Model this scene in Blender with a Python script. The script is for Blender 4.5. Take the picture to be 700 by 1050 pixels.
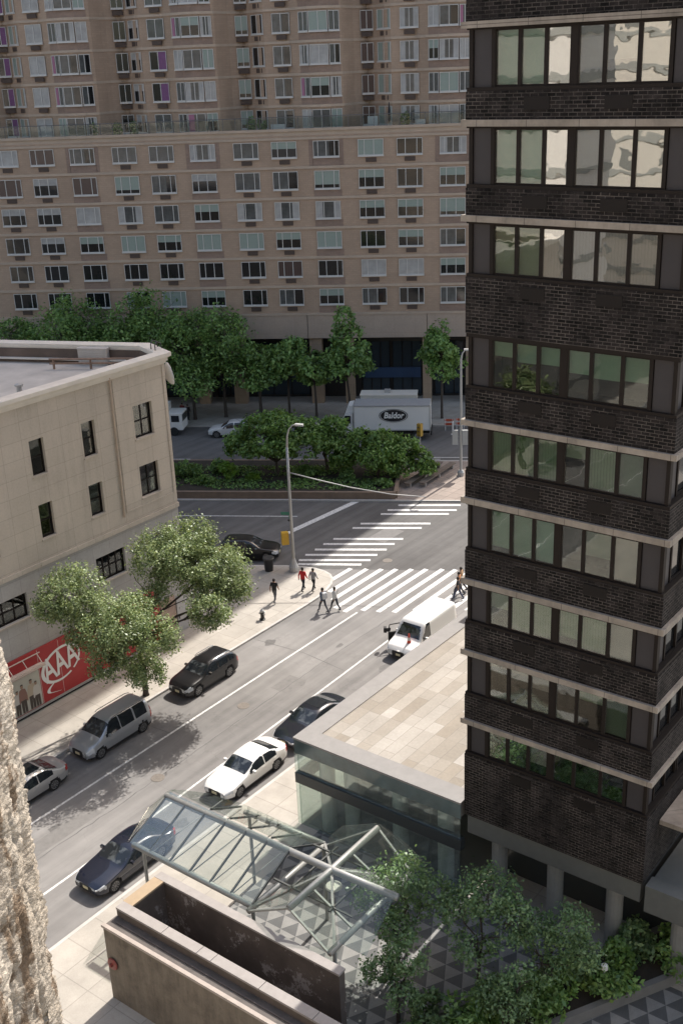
import bpy, bmesh, math, random
import numpy as np
from mathutils import Vector, Matrix, noise

for _o in list(bpy.data.objects):
    bpy.data.objects.remove(_o)
S = bpy.context.scene
COL = S.collection
R = math.radians
PI = math.pi

# ------------------------------------------------------------------ camera
def cam_axes(yaw, pitch, roll):
    cy, sy, cp, sp = math.cos(yaw), math.sin(yaw), math.cos(pitch), math.sin(pitch)
    f = Vector((cy*cp, sy*cp, -sp)); r = Vector((sy, -cy, 0)); u = r.cross(f)
    cr, sr = math.cos(roll), math.sin(roll)
    return cr*r + sr*u, cr*u - sr*r, f
CAM_POS = Vector((0, 0, 34))
_r, _u, _f = cam_axes(R(37.77850572), R(21.60106213), R(-2.35015753))
cd = bpy.data.cameras.new('camera'); cam = bpy.data.objects.new('camera', cd); COL.objects.link(cam)
M = Matrix(((_r.x, _u.x, -_f.x), (_r.y, _u.y, -_f.y), (_r.z, _u.z, -_f.z))).to_4x4()
M.translation = CAM_POS
cam.matrix_world = M
cd.sensor_fit = 'VERTICAL'; cd.sensor_height = 36; cd.lens = 1159.674/1050*36
cd.clip_start = 0.05; cd.clip_end = 3000
S.camera = cam

# ------------------------------------------------------------------ light
SUN_EL, SUN_AZ = R(51), R(3.0)          # azimuth counter-clockwise from +X
w = bpy.data.worlds.new('World'); S.world = w; w.use_nodes = True
nt = w.node_tree; bg = nt.nodes['Background']
sky = nt.nodes.new('ShaderNodeTexSky'); sky.sky_type = 'NISHITA'; sky.sun_disc = False
sky.sun_elevation = SUN_EL; sky.sun_rotation = PI/2 - SUN_AZ
sky.air_density = 1.0; sky.dust_density = 2.5; sky.ozone_density = 0.7
_tm = nt.nodes.new('ShaderNodeVectorMath'); _tm.operation = 'MULTIPLY'; _tm.inputs[1].default_value = (1.04, .95, .84)   # warm city air
nt.links.new(sky.outputs[0], _tm.inputs[0]); nt.links.new(_tm.outputs[0], bg.inputs[0]); bg.inputs[1].default_value = 0.15
sd = bpy.data.lights.new('sun', 'SUN'); sd.energy = 3.15; sd.angle = R(0.53); sd.color = (1, .95, .885)
sun = bpy.data.objects.new('sun', sd); COL.objects.link(sun)
sv = Vector((math.cos(SUN_EL)*math.cos(SUN_AZ), math.cos(SUN_EL)*math.sin(SUN_AZ), math.sin(SUN_EL)))
sun.rotation_euler = sv.to_track_quat('Z', 'Y').to_euler(); sun.location = (60, 20, 90)
S.view_settings.view_transform = 'Standard'; S.view_settings.look = 'None'
S.view_settings.exposure = 1.08; S.view_settings.gamma = 1

# ------------------------------------------------------------------ materials
MAT = {}
def mat(name, col=(.5, .5, .5), rough=.6, metal=0, spec=.5, coat=0, nvar=0, nscale=3, bump=0, bscale=20, emit=None):
    if name in MAT: return MAT[name]
    m = bpy.data.materials.new(name); m.use_nodes = True
    t = m.node_tree; b = t.nodes['Principled BSDF']
    b.inputs['Base Color'].default_value = (*col, 1); b.inputs['Roughness'].default_value = rough
    b.inputs['Metallic'].default_value = metal; b.inputs['Specular IOR Level'].default_value = spec
    b.inputs['Coat Weight'].default_value = coat; b.inputs['Coat Roughness'].default_value = .04
    if nvar or bump:
        tc = t.nodes.new('ShaderNodeTexCoord')
    if nvar:
        n = t.nodes.new('ShaderNodeTexNoise'); n.inputs['Scale'].default_value = nscale; n.inputs['Detail'].default_value = 6
        n.inputs['Roughness'].default_value = .65
        t.links.new(tc.outputs['Object'], n.inputs['Vector'])
        mp = t.nodes.new('ShaderNodeMapRange'); mp.inputs[1].default_value = .25; mp.inputs[2].default_value = .75
        mp.inputs[3].default_value = 1-nvar; mp.inputs[4].default_value = 1+nvar
        t.links.new(n.outputs[0], mp.inputs[0])
        mx = t.nodes.new('ShaderNodeVectorMath'); mx.operation = 'SCALE'; mx.inputs[0].default_value = col
        t.links.new(mp.outputs[0], mx.inputs['Scale']); t.links.new(mx.outputs[0], b.inputs['Base Color'])
    if bump:
        n2 = t.nodes.new('ShaderNodeTexNoise'); n2.inputs['Scale'].default_value = bscale; n2.inputs['Detail'].default_value = 5
        t.links.new(tc.outputs['Object'], n2.inputs['Vector'])
        bp = t.nodes.new('ShaderNodeBump'); bp.inputs['Strength'].default_value = bump; bp.inputs['Distance'].default_value = .02
        t.links.new(n2.outputs[0], bp.inputs['Height']); t.links.new(bp.outputs[0], b.inputs['Normal'])
    MAT[name] = m
    return m

class NT:
    """small wrapper for writing node graphs"""
    def __init__(s, name):
        s.m = bpy.data.materials.new(name); s.m.use_nodes = True; s.t = s.m.node_tree
        s.b = s.t.nodes['Principled BSDF']; MAT[name] = s.m
        s.tc = s.t.nodes.new('ShaderNodeTexCoord'); s.obj = s.tc.outputs['Object']
    def n(s, kind, **kw):
        x = s.t.nodes.new('ShaderNode'+kind)
        for k, v in kw.items():
            if k.startswith('i_'):
                kk = k[2:]; kk = int(kk) if kk.isdigit() else kk.replace('_', ' ')
                if hasattr(v, 'is_output'): s.t.links.new(v, x.inputs[kk])
                else: x.inputs[kk].default_value = v
            else: setattr(x, k, v)
        return x
    def math(s, op, a, b=0.0, c=0.0): return s.n('Math', operation=op, i_0=a, i_1=b, i_2=c).outputs[0]
    def noise(s, scale, vec=None, detail=6, rough=.6): return s.n('TexNoise', i_Vector=vec or s.obj, i_Scale=scale, i_Detail=detail, i_Roughness=rough).outputs[0]
    def rng(s, v, a, b, c, d): return s.n('MapRange', i_0=v, i_1=a, i_2=b, i_3=c, i_4=d).outputs[0]
    def mix(s, f, a, b, mode='MIX'):
        x = s.n('Mix', data_type='RGBA', blend_type=mode)
        for sock, v in ((x.inputs[0], f), (x.inputs[6], a), (x.inputs[7], b)):
            if hasattr(v, 'is_output'): s.t.links.new(v, sock)
            else: sock.default_value = v if not isinstance(v, tuple) else (*v, 1)
        return x.outputs[2]
    def scale(s, c, f):
        return s.n('VectorMath', operation='SCALE', i_0=c, i_Scale=f).outputs[0]
    def out(s, col, rough=.8, spec=.3, bump=None, bstr=.3, bdist=.02):
        if hasattr(col, 'is_output'): s.t.links.new(col, s.b.inputs['Base Color'])
        else: s.b.inputs['Base Color'].default_value = (*col, 1)
        if hasattr(rough, 'is_output'): s.t.links.new(rough, s.b.inputs['Roughness'])
        else: s.b.inputs['Roughness'].default_value = rough
        s.b.inputs['Specular IOR Level'].default_value = spec
        if bump is not None:
            bp = s.n('Bump', i_Height=bump, i_Strength=bstr, i_Distance=bdist)
            s.t.links.new(bp.outputs[0], s.b.inputs['Normal'])
        return s.m
    def wallvec(s, kx=1.0, ky=1.0):
        sp = s.n('SeparateXYZ', i_0=s.obj)
        u = s.math('ADD', s.math('MULTIPLY', sp.outputs[0], kx), s.math('MULTIPLY', sp.outputs[1], ky))
        return s.n('CombineXYZ', i_0=u, i_1=sp.outputs[2]).outputs[0]
    def brick(s, vec, c1, c2, mortar, bw, rh, ms, bias=0, off=.5, sm=.1):
        x = s.n('TexBrick', i_Vector=vec, i_Color1=(*c1, 1), i_Color2=(*c2, 1), i_Mortar=(*mortar, 1), i_Scale=1.0,
                i_Mortar_Size=ms, i_Mortar_Smooth=sm, i_Bias=bias, i_Brick_Width=bw, i_Row_Height=rh)
        x.offset = off
        return x.outputs[0], x.outputs[1]

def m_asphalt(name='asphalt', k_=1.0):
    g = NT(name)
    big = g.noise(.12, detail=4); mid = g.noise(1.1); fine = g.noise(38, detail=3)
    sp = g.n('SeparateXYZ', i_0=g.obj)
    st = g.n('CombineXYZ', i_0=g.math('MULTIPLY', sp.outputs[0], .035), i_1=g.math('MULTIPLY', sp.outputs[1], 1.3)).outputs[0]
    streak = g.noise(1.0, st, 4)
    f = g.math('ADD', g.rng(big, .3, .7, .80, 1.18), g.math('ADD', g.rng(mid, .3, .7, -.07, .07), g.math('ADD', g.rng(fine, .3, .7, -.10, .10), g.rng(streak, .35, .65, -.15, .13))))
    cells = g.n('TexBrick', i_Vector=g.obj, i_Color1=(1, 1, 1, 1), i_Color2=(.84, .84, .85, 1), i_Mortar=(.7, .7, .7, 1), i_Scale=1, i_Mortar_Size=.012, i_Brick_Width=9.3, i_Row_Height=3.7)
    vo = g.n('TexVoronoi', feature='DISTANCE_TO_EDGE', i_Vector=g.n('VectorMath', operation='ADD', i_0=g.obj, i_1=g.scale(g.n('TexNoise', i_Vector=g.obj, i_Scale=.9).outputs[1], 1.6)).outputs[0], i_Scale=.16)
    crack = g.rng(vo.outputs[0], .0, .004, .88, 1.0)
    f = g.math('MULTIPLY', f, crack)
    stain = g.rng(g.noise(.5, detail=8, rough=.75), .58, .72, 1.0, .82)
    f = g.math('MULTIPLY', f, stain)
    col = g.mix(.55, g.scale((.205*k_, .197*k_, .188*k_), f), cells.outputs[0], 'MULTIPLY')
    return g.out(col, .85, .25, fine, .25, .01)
def m_concrete(name, base, slab=(1.5, 1.5), joint=.55, nv=.12):
    g = NT(name)
    c, fac = g.brick(g.obj, base, tuple(v*.88 for v in base), tuple(v*joint for v in base), slab[0], slab[1], .022, 0, 0, .0)
    f = g.math('ADD', g.rng(g.noise(.7), .3, .7, 1-nv, 1+nv), g.math('ADD', g.rng(g.noise(18, detail=3), .3, .7, -.06, .06), g.rng(g.noise(4.5, detail=8, rough=.8), .55, .75, 0, -.16)))
    return g.out(g.scale(c, f), .85, .25)
def m_brickwall(name, c1, c2, mo, bw, rh, ms, kx=1, ky=1, nv=.15, nsc=.6, bias=0, bstr=.3, off=.5, rough=.85, vstain=.0):
    g = NT(name)
    v = g.wallvec(kx, ky)
    c, fac = g.brick(v, c1, c2, mo, bw, rh, ms, bias, off)
    f = g.math('ADD', g.rng(g.noise(nsc), .3, .7, 1-nv, 1+nv), g.rng(g.noise(9, detail=4), .3, .7, -.06, .06))
    if vstain:
        sp = g.n('SeparateXYZ', i_0=v)
        sv_ = g.n('CombineXYZ', i_0=g.math('MULTIPLY', sp.outputs[0], 1.4), i_1=g.math('MULTIPLY', sp.outputs[1], .12)).outputs[0]
        f = g.math('SUBTRACT', f, g.rng(g.noise(1.0, sv_, 7, .7), .5, .75, 0, vstain))
    return g.out(g.scale(c, f), rough, .25, fac, -bstr, .01)
def m_triangles():
    g = NT('triangle_paving')
    sp = g.n('SeparateXYZ', i_0=g.obj)
    a = .74
    v = g.math('DIVIDE', g.math('ADD', sp.outputs[0], 100.0), a); fv = g.math('FRACT', v)
    row = g.math('FLOOR', v)
    u = g.math('ADD', g.math('DIVIDE', g.math('ADD', sp.outputs[1], 100.0), a*1.08), g.math('MULTIPLY', row, .5)); fu = g.math('FRACT', u)
    tri = g.math('LESS_THAN', g.math('ABSOLUTE', g.math('SUBTRACT', g.math('MULTIPLY', fu, 2.0), 1.0)), g.math('SUBTRACT', 1.0, fv))
    f = g.math('ADD', g.rng(g.noise(1.2), .3, .7, .85, 1.15), g.rng(g.noise(14), .3, .7, -.08, .08))
    return g.out(g.scale(g.mix(tri, (.22, .217, .207), (.088, .09, .09)), f), .6, .4)
def m_tiles():
    g = NT('roof_tiles')
    c, fac = g.brick(g.obj, (.39, .368, .335), (.275, .243, .20), (.22, .20, .175), 2.35, .62, .012, .0, .37)
    c2, _ = g.brick(g.n('VectorMath', operation='ADD', i_0=g.obj, i_1=(4.7, 3.1, 0)).outputs[0], (1.08, 1.08, 1.08), (.84, .825, .80), (.9, .9, .9), 2.35, .62, .004, .25, .37)
    f = g.math('ADD', g.rng(g.noise(.5), .3, .7, .9, 1.1), g.rng(g.noise(7, detail=8, rough=.75), .3, .7, -.1, .1))
    return g.out(g.scale(g.mix(1.0, c, c2, 'MULTIPLY'), f), .75, .3)
def m_glass(name, tint=(.8, .87, .85), refl=.10, maxr=.65, rough=.0, dirt=0.0, rtint=(1, 1, 1)):
    m = bpy.data.materials.new(name); m.use_nodes = True; t = m.node_tree; t.nodes.remove(t.nodes['Principled BSDF'])
    o = t.nodes['Material Output']
    tr = t.nodes.new('ShaderNodeBsdfTransparent'); tr.inputs[0].default_value = (*tint, 1)
    gl = t.nodes.new('ShaderNodeBsdfGlossy'); gl.inputs['Roughness'].default_value = rough; gl.inputs[0].default_value = (*rtint, 1)
    lw = t.nodes.new('ShaderNodeLayerWeight'); lw.inputs[0].default_value = .35
    mr = t.nodes.new('ShaderNodeMapRange'); mr.inputs[3].default_value = refl; mr.inputs[4].default_value = maxr
    t.links.new(lw.outputs['Fresnel'], mr.inputs[0])
    mx = t.nodes.new('ShaderNodeMixShader'); t.links.new(mr.outputs[0], mx.inputs[0])
    tc = t.nodes.new('ShaderNodeTexCoord'); n = t.nodes.new('ShaderNodeTexNoise'); n.inputs['Scale'].default_value = 1.1
    t.links.new(tc.outputs['Object'], n.inputs['Vector'])
    bp = t.nodes.new('ShaderNodeBump'); bp.inputs['Strength'].default_value = .09; bp.inputs['Distance'].default_value = .04
    t.links.new(n.outputs[0], bp.inputs['Height']); t.links.new(bp.outputs[0], gl.inputs['Normal'])
    last = mx
    t.links.new(tr.outputs[0], mx.inputs[1]); t.links.new(gl.outputs[0], mx.inputs[2])
    if dirt:
        df = t.nodes.new('ShaderNodeBsdfDiffuse'); df.inputs[0].default_value = (.55, .58, .54, 1)
        n2 = t.nodes.new('ShaderNodeTexNoise'); n2.inputs['Scale'].default_value = 2.2; n2.inputs['Detail'].default_value = 8
        t.links.new(tc.outputs['Object'], n2.inputs['Vector'])
        r2 = t.nodes.new('ShaderNodeMapRange'); r2.inputs[1].default_value = .3; r2.inputs[2].default_value = .75
        r2.inputs[3].default_value = dirt*.5; r2.inputs[4].default_value = dirt*1.6
        t.links.new(n2.outputs[0], r2.inputs[0])
        m2 = t.nodes.new('ShaderNodeMixShader'); t.links.new(r2.outputs[0], m2.inputs[0])
        t.links.new(mx.outputs[0], m2.inputs[1]); t.links.new(df.outputs[0], m2.inputs[2]); last = m2
    t.links.new(last.outputs[0], o.inputs[0])
    MAT[name] = m; return m
def m_leaf(name, c1, c2, trans=.3, hue=(.1, .09, .03)):
    m = bpy.data.materials.new(name); m.use_nodes = True; t = m.node_tree; t.nodes.remove(t.nodes['Principled BSDF'])
    o = t.nodes['Material Output']
    ge = t.nodes.new('ShaderNodeNewGeometry')
    cr = t.nodes.new('ShaderNodeValToRGB'); t.links.new(ge.outputs['Random Per Island'], cr.inputs[0])
    cr.color_ramp.elements[0].color = (*c1, 1); cr.color_ramp.elements[1].color = (*c2, 1)
    tc = t.nodes.new('ShaderNodeTexCoord'); n = t.nodes.new('ShaderNodeTexNoise'); n.inputs['Scale'].default_value = .7
    t.links.new(tc.outputs['Object'], n.inputs['Vector'])
    mp = t.nodes.new('ShaderNodeMapRange'); mp.inputs[1].default_value = .35; mp.inputs[2].default_value = .65; mp.inputs[3].default_value = .75; mp.inputs[4].default_value = 1.25
    t.links.new(n.outputs[0], mp.inputs[0])
    sc = t.nodes.new('ShaderNodeVectorMath'); sc.operation = 'SCALE'; t.links.new(cr.outputs[0], sc.inputs[0]); t.links.new(mp.outputs[0], sc.inputs['Scale'])
    d = t.nodes.new('ShaderNodeBsdfDiffuse'); tr = t.nodes.new('ShaderNodeBsdfTranslucent')
    gl = t.nodes.new('ShaderNodeBsdfGlossy'); gl.inputs['Roughness'].default_value = .38; gl.inputs[0].default_value = (.9, .95, .9, 1)
    t.links.new(sc.outputs[0], d.inputs[0])
    mu = t.nodes.new('ShaderNodeVectorMath'); mu.operation = 'MULTIPLY_ADD'; mu.inputs[1].default_value = (1, 1.0, .6); mu.inputs[2].default_value = tuple(.25*h for h in hue)
    t.links.new(sc.outputs[0], mu.inputs[0]); t.links.new(mu.outputs[0], tr.inputs[0])
    mx = t.nodes.new('ShaderNodeMixShader'); mx.inputs[0].default_value = trans
    t.links.new(d.outputs[0], mx.inputs[1]); t.links.new(tr.outputs[0], mx.inputs[2])
    m2 = t.nodes.new('ShaderNodeMixShader'); m2.inputs[0].default_value = .03
    t.links.new(mx.outputs[0], m2.inputs[1]); t.links.new(gl.outputs[0], m2.inputs[2])
    t.links.new(m2.outputs[0], o.inputs[0]); MAT[name] = m; return m

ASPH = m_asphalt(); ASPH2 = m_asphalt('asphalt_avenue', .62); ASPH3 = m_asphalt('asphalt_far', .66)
SIDEW = m_concrete('sidewalk_concrete', (.40, .37, .325), (1.5, 1.5), .72)
CURBM = mat('granite_curb', (.44, .42, .39), .8, nvar=.15, nscale=2)
PAINTW = None
def m_roadpaint():
    g = NT('road_paint')
    wear = g.rng(g.noise(6, detail=10, rough=.85), .42, .60, 1.0, .45)
    return g.out(g.scale((.78, .77, .74), wear), .7, .3)
PAINTW = m_roadpaint()
TRI = m_triangles()
TILES = m_tiles()
PINK = m_concrete('refuge_paving', (.30, .25, .215), (1.0, 1.0))
BRK_DARK = m_brickwall('dark_brick', (.0045, .004, .004), (.0145, .012, .011), (.052, .045, .040), .30, .118, .010, 1, 1, .5, .7, .1, rough=.9)
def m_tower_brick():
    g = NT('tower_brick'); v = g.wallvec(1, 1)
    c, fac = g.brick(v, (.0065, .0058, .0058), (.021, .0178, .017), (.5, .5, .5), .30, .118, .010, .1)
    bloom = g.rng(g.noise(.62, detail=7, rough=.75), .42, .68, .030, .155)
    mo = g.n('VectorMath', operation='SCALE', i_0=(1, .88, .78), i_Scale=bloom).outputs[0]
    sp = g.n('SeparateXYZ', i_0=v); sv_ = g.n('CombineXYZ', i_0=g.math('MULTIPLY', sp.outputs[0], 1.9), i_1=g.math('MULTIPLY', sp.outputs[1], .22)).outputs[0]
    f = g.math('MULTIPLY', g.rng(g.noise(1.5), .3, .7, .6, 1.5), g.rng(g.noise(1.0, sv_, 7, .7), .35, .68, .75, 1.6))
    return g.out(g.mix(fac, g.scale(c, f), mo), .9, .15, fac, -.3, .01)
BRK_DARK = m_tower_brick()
BRK_BEIGE = m_brickwall('beige_brick', (.405, .297, .220), (.365, .268, .20), (.355, .262, .195), .5, .2, .02, 1, 0, .10, .25, vstain=.06, bstr=0)
BRK_RUST = m_brickwall('darker_brick_panel', (.285, .205, .165), (.25, .18, .145), (.26, .19, .152), .5, .2, .02, 1, 0, .12, .5, bstr=0)
LIME = m_brickwall('limestone', (.50, .437, .365), (.465, .407, .338), (.375, .325, .27), 1.32, 1.0, .014, 1, .9, .08, .35, off=.0, bstr=.15, vstain=.17)
GRANITE = m_brickwall('grey_granite', (.40, .38, .355), (.365, .348, .325), (.29, .275, .26), 1.3, 1.05, .012, 1, .9, .09, .5, off=.0, bstr=.15, vstain=.08)
BANDM = mat('band_stone', (.43, .34, .265), .8, nvar=.12, nscale=.8)
FASCIA = m_brickwall('fascia_stone', (.42, .335, .27), (.395, .315, .252), (.35, .275, .22), 2.1, 2.6, .012, 1, 0, .08, .3, off=0, bstr=0)
CREAM = m_brickwall('cream_ledge', (.30, .265, .225), (.255, .225, .19), (.12, .105, .09), 1.83, 7.0, .012, 1, 1, .22, 1.3, off=0, bstr=0, vstain=.3)
CORNICE = mat('cornice_stone', (.64, .59, .52), .75, nvar=.12, nscale=1.1)
BRONZE = mat('bronze_frame', (.018, .014, .012), .6, spec=.15)
GREYP = mat('grey_panel', (.045, .042, .045), .5, spec=.25, nvar=.08, nscale=1)
WHITEF = mat('white_frame', (.56, .545, .52), .5)
DARKIN = mat('dark_interior', (.012, .011, .011), .9)
DARKGL = mat('dark_pane', (.012, .013, .014), .06, spec=.6)
COPING = mat('grey_coping', (.225, .215, .205), .7, nvar=.10, nscale=2)
ROOFDK = mat('roof_membrane', (.45, .42, .385), .85, nvar=.25, nscale=.35)
STEEL = mat('steel_tube', (.30, .30, .285), .5, metal=.25, nvar=.12, nscale=4)
GALV = mat('galvanised_pole', (.40, .40, .39), .5, metal=.4)
BLACKM = mat('black_metal', (.018, .018, .019), .45)
TEAL = mat('teal_spandrel', (.075, .112, .115), .12, spec=.8, nvar=.4, nscale=.6)
CANGL = m_glass('canopy_glass', (.88, .91, .89), .02, .26, 0, .014)
WINGL = m_glass('window_glass', (.78, .83, .80), .045, .6)
WINHI = m_glass('raised_reflection_glass', (.75, .78, .76), .30, .85)  # same glass as its neighbours, reflection raised to brighten upper panes
WINLO = m_glass('plain_window_glass', (.6, .62, .6), .035, .30)

# ------------------------------------------------------------------ mesh helper
class MB:
    def __init__(s): s.v = []; s.f = []; s.m = []
    def add(s, vs, fs, mi=0):
        o = len(s.v); s.v += [tuple(p) for p in vs]
        s.f += [tuple(i+o for i in f) for f in fs]; s.m += [mi]*len(fs); return s
    def box(s, x0, x1, y0, y1, z0, z1, mi=0):
        return s.add([(x0, y0, z0), (x1, y0, z0), (x1, y1, z0), (x0, y1, z0), (x0, y0, z1), (x1, y0, z1), (x1, y1, z1), (x0, y1, z1)],
                     [(0, 3, 2, 1), (4, 5, 6, 7), (0, 1, 5, 4), (1, 2, 6, 5), (2, 3, 7, 6), (3, 0, 4, 7)], mi)
    def obox(s, c, ax, ay, az, mi=0):
        """box about c with half-axis vectors"""
        c, ax, ay, az = Vector(c), Vector(ax), Vector(ay), Vector(az)
        vs = [c+i*ax+j*ay+k*az for k in (-1, 1) for i, j in ((-1, -1), (1, -1), (1, 1), (-1, 1))]
        return s.add(vs, [(0, 3, 2, 1), (4, 5, 6, 7), (0, 1, 5, 4), (1, 2, 6, 5), (2, 3, 7, 6), (3, 0, 4, 7)], mi)
    def bar(s, p, q, w, h, mi=0):
        p, q = Vector(p), Vector(q); d = (q-p)
        side = d.cross(Vector((0, 0, 1)))
        if side.length < 1e-5: side = Vector((1, 0, 0))
        side.normalize(); up = side.cross(d).normalized()
        return s.obox((p+q)/2, d/2, side*w/2, up*h/2, mi)
    def prism(s, poly, z0, z1, mi=0):
        n = len(poly)
        vs = [(x, y, z0) for x, y in poly]+[(x, y, z1) for x, y in poly]
        fs = [tuple(range(n-1, -1, -1)), tuple(range(n, 2*n))]+[(i, (i+1) % n, n+(i+1) % n, n+i) for i in range(n)]
        return s.add(vs, fs, mi)
    def tube(s, pts, r, n=8, mi=0, cap=True):
        pts = [Vector(p) for p in pts]; rs = r if isinstance(r, (list, tuple)) else [r]*len(pts)
        vs = []; prev = None
        for i, p in enumerate(pts):
            d = (pts[min(i+1, len(pts)-1)]-pts[max(i-1, 0)]).normalized()
            a = prev if prev is not None else (Vector((0, 0, 1)) if abs(d.z) < .9 else Vector((1, 0, 0)))
            x = d.cross(a)
            if x.length < 1e-4: x = d.cross(Vector((0, 1, 0)))
            x.normalize(); y = x.cross(d).normalized(); prev = y
            vs += [p+rs[i]*(math.cos(2*PI*k/n)*x+math.sin(2*PI*k/n)*y) for k in range(n)]
        fs = [(i*n+k, i*n+(k+1) % n, (i+1)*n+(k+1) % n, (i+1)*n+k) for i in range(len(pts)-1) for k in range(n)]
        if cap: fs += [tuple(range(n-1, -1, -1)), tuple((len(pts)-1)*n+k for k in range(n))]
        return s.add(vs, fs, mi)
    def lathe(s, prof, n=16, c=(0, 0, 0), mi=0):
        vs = [(c[0]+r*math.cos(2*PI*k/n), c[1]+r*math.sin(2*PI*k/n), c[2]+z) for r, z in prof for k in range(n)]
        fs = [(i*n+k, i*n+(k+1) % n, (i+1)*n+(k+1) % n, (i+1)*n+k) for i in range(len(prof)-1) for k in range(n)]
        fs += [tuple(range(n-1, -1, -1)), tuple((len(prof)-1)*n+k for k in range(n))]
        return s.add(vs, fs, mi)
    def sheet(s, poly, th, mi=0):
        """flat polygon in 3D given thickness th along its normal"""
        p = [Vector(q) for q in poly]; nrm = (p[1]-p[0]).cross(p[2]-p[0]).normalized()*th/2; n = len(p)
        vs = [q-nrm for q in p]+[q+nrm for q in p]
        fs = [tuple(range(n-1, -1, -1)), tuple(range(n, 2*n))]+[(i, (i+1) % n, n+(i+1) % n, n+i) for i in range(n)]
        return s.add(vs, fs, mi)
    def mesh(s, name, mats, smooth=False):
        me = bpy.data.meshes.new(name); me.from_pydata(s.v, [], s.f)
        for m in (mats if isinstance(mats, (list, tuple)) else [mats]): me.materials.append(m)
        if any(s.m): me.polygons.foreach_set('material_index', s.m)
        if smooth: me.polygons.foreach_set('use_smooth', [True]*len(s.f))
        me.update(); return me
    def build(s, name, mats, parent=None, smooth=False, world=True):
        me = s.mesh(name, mats, smooth)
        o = link(name, me, parent)
        if parent is not None and world:
            me.transform(root_matrix(parent).inverted())
        return o
def root_matrix(o):
    m = Matrix.Translation(o.location) @ o.rotation_euler.to_matrix().to_4x4()
    return root_matrix(o.parent) @ m if o.parent else m
def link(name, data, parent=None, loc=None, rz=None):
    o = bpy.data.objects.new(name, data); COL.objects.link(o)
    if parent is not None: o.parent = parent
    if loc is not None: o.location = loc
    if rz is not None: o.rotation_euler = (0, 0, rz)
    return o
def tag(o, label, cat, group=None, kind=None):
    o['label'] = label; o['category'] = cat
    if group: o['group'] = group
    if kind: o['kind'] = kind
    return o
def thing(name, label, cat, loc=(0, 0, 0), rz=0, group=None):
    return tag(link(name, None, None, loc, rz), label, cat, group)
def struct(o):
    o['kind'] = 'structure'; return o
def copy_tree(o, parent=None):
    c = o.copy(); COL.objects.link(c)
    if parent is not None: c.parent = parent
    for ch in o.children: copy_tree(ch, c)
    return c
def text_mesh(s, size, ext=.005, shear=0, bold=0):
    cu = bpy.data.curves.new('lettering', 'FONT'); cu.body = s; cu.size = size; cu.extrude = ext; cu.shear = shear; cu.offset = bold
    cu.align_x = 'CENTER'; cu.align_y = 'CENTER'; cu.resolution_u = 3
    o = bpy.data.objects.new('lettering', cu); COL.objects.link(o)
    dg = bpy.context.evaluated_depsgraph_get(); me = bpy.data.meshes.new_from_object(o.evaluated_get(dg))
    bpy.data.objects.remove(o); bpy.data.curves.remove(cu); return me
N_ = Vector((.861, .508, 0)); B_ = Vector((.508, -.861, 0))
def nb(n, s_): return (n*N_.x+s_*B_.x, n*N_.y+s_*B_.y)
rnd = random.Random(7); nrg = np.random.default_rng(11)
# ------------------------------------------------------------------ ground, roads, pavements
def arc(p0, pc, p1, n=6):
    p0, pc, p1 = Vector((*p0, 0)), Vector((*pc, 0)), Vector((*p1, 0))
    return [tuple(((1-t)**2*p0+2*t*(1-t)*pc+t*t*p1)[:2]) for t in [i/n for i in range(n+1)]]
g = MB(); g.add([(-700, -700, 0), (900, -700, 0), (900, 900, 0), (-700, 900, 0)], [(0, 1, 2, 3)])
struct(g.build('road', ASPH))
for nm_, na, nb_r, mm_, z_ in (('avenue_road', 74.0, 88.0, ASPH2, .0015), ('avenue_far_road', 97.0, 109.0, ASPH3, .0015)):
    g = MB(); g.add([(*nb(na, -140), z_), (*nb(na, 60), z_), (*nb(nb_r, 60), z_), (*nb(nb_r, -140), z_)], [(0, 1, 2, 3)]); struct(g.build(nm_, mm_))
KH = .13
def pavement(name, poly, curbpts, m=SIDEW):
    p = MB(); p.prism(poly, -.2, KH); struct(p.build(name, m))
    c = MB()
    for a, b in zip(curbpts, curbpts[1:]):
        a, b = Vector((*a, 0)), Vector((*b, 0)); d = (b-a).normalized(); nrm = Vector((-d.y, d.x, 0))
        a2, b2 = a-d*.0, b+d*.0
        vs = [a2+nrm*.16, a2-nrm*.012, b2-nrm*.012, b2+nrm*.16]
        vs = [(v.x, v.y, -.1) for v in vs]+[(v.x, v.y, KH+.006) for v in vs]
        c.add(vs, [(3, 2, 1, 0), (4, 5, 6, 7), (0, 1, 5, 4), (1, 2, 6, 5), (2, 3, 7, 6), (3, 0, 4, 7)])
    struct(c.build(name+'_kerb', CURBM))
n0 = 74.3
cl = arc((52.6, 44.2), (59.9, 44.2), nb(n0, -13.6), 9)
farl = nb(n0, -120)
pavement('left_pavement', [(-70, 44.2)]+cl+[farl, (-70, 140)], [(-70, 44.2)]+cl+[farl])
cr_ = arc(nb(n0, 12.5), (66.7, 33.1), (60.0, 33.1), 9)
pavement('right_pavement', [(60.0, 33.1), (-70, 33.1), (-70, -70), nb(n0, 130)]+cr_[:-1], [nb(n0, 130)]+cr_+[(-70, 33.1)])
# median: paved refuge and kerb, planting bed stands on it
md = [nb(87.6, -130), nb(87.6, 3.2), nb(97.6, 3.2), nb(97.6, -130)]
pavement('median_pavement', md, [md[2], md[1]][::-1]+[], PINK)
k = MB()
for nn in (87.6, 97.6):
    a, b = nb(nn-.09, -130), nb(nn+.09, -130); c, d = nb(nn+.09, 3.2), nb(nn-.09, 3.2)
    k.prism([a, d, c, b], -.1, KH+.01)
struct(k.build('median_pavement_kerb', CURBM))
fp = [nb(108.6, -130), nb(108.6, 8), nb(117, 8), nb(140, 8), nb(140, -130)]
pavement('far_pavement', fp, [fp[0], fp[1], fp[1]][:2][::-1])
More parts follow.
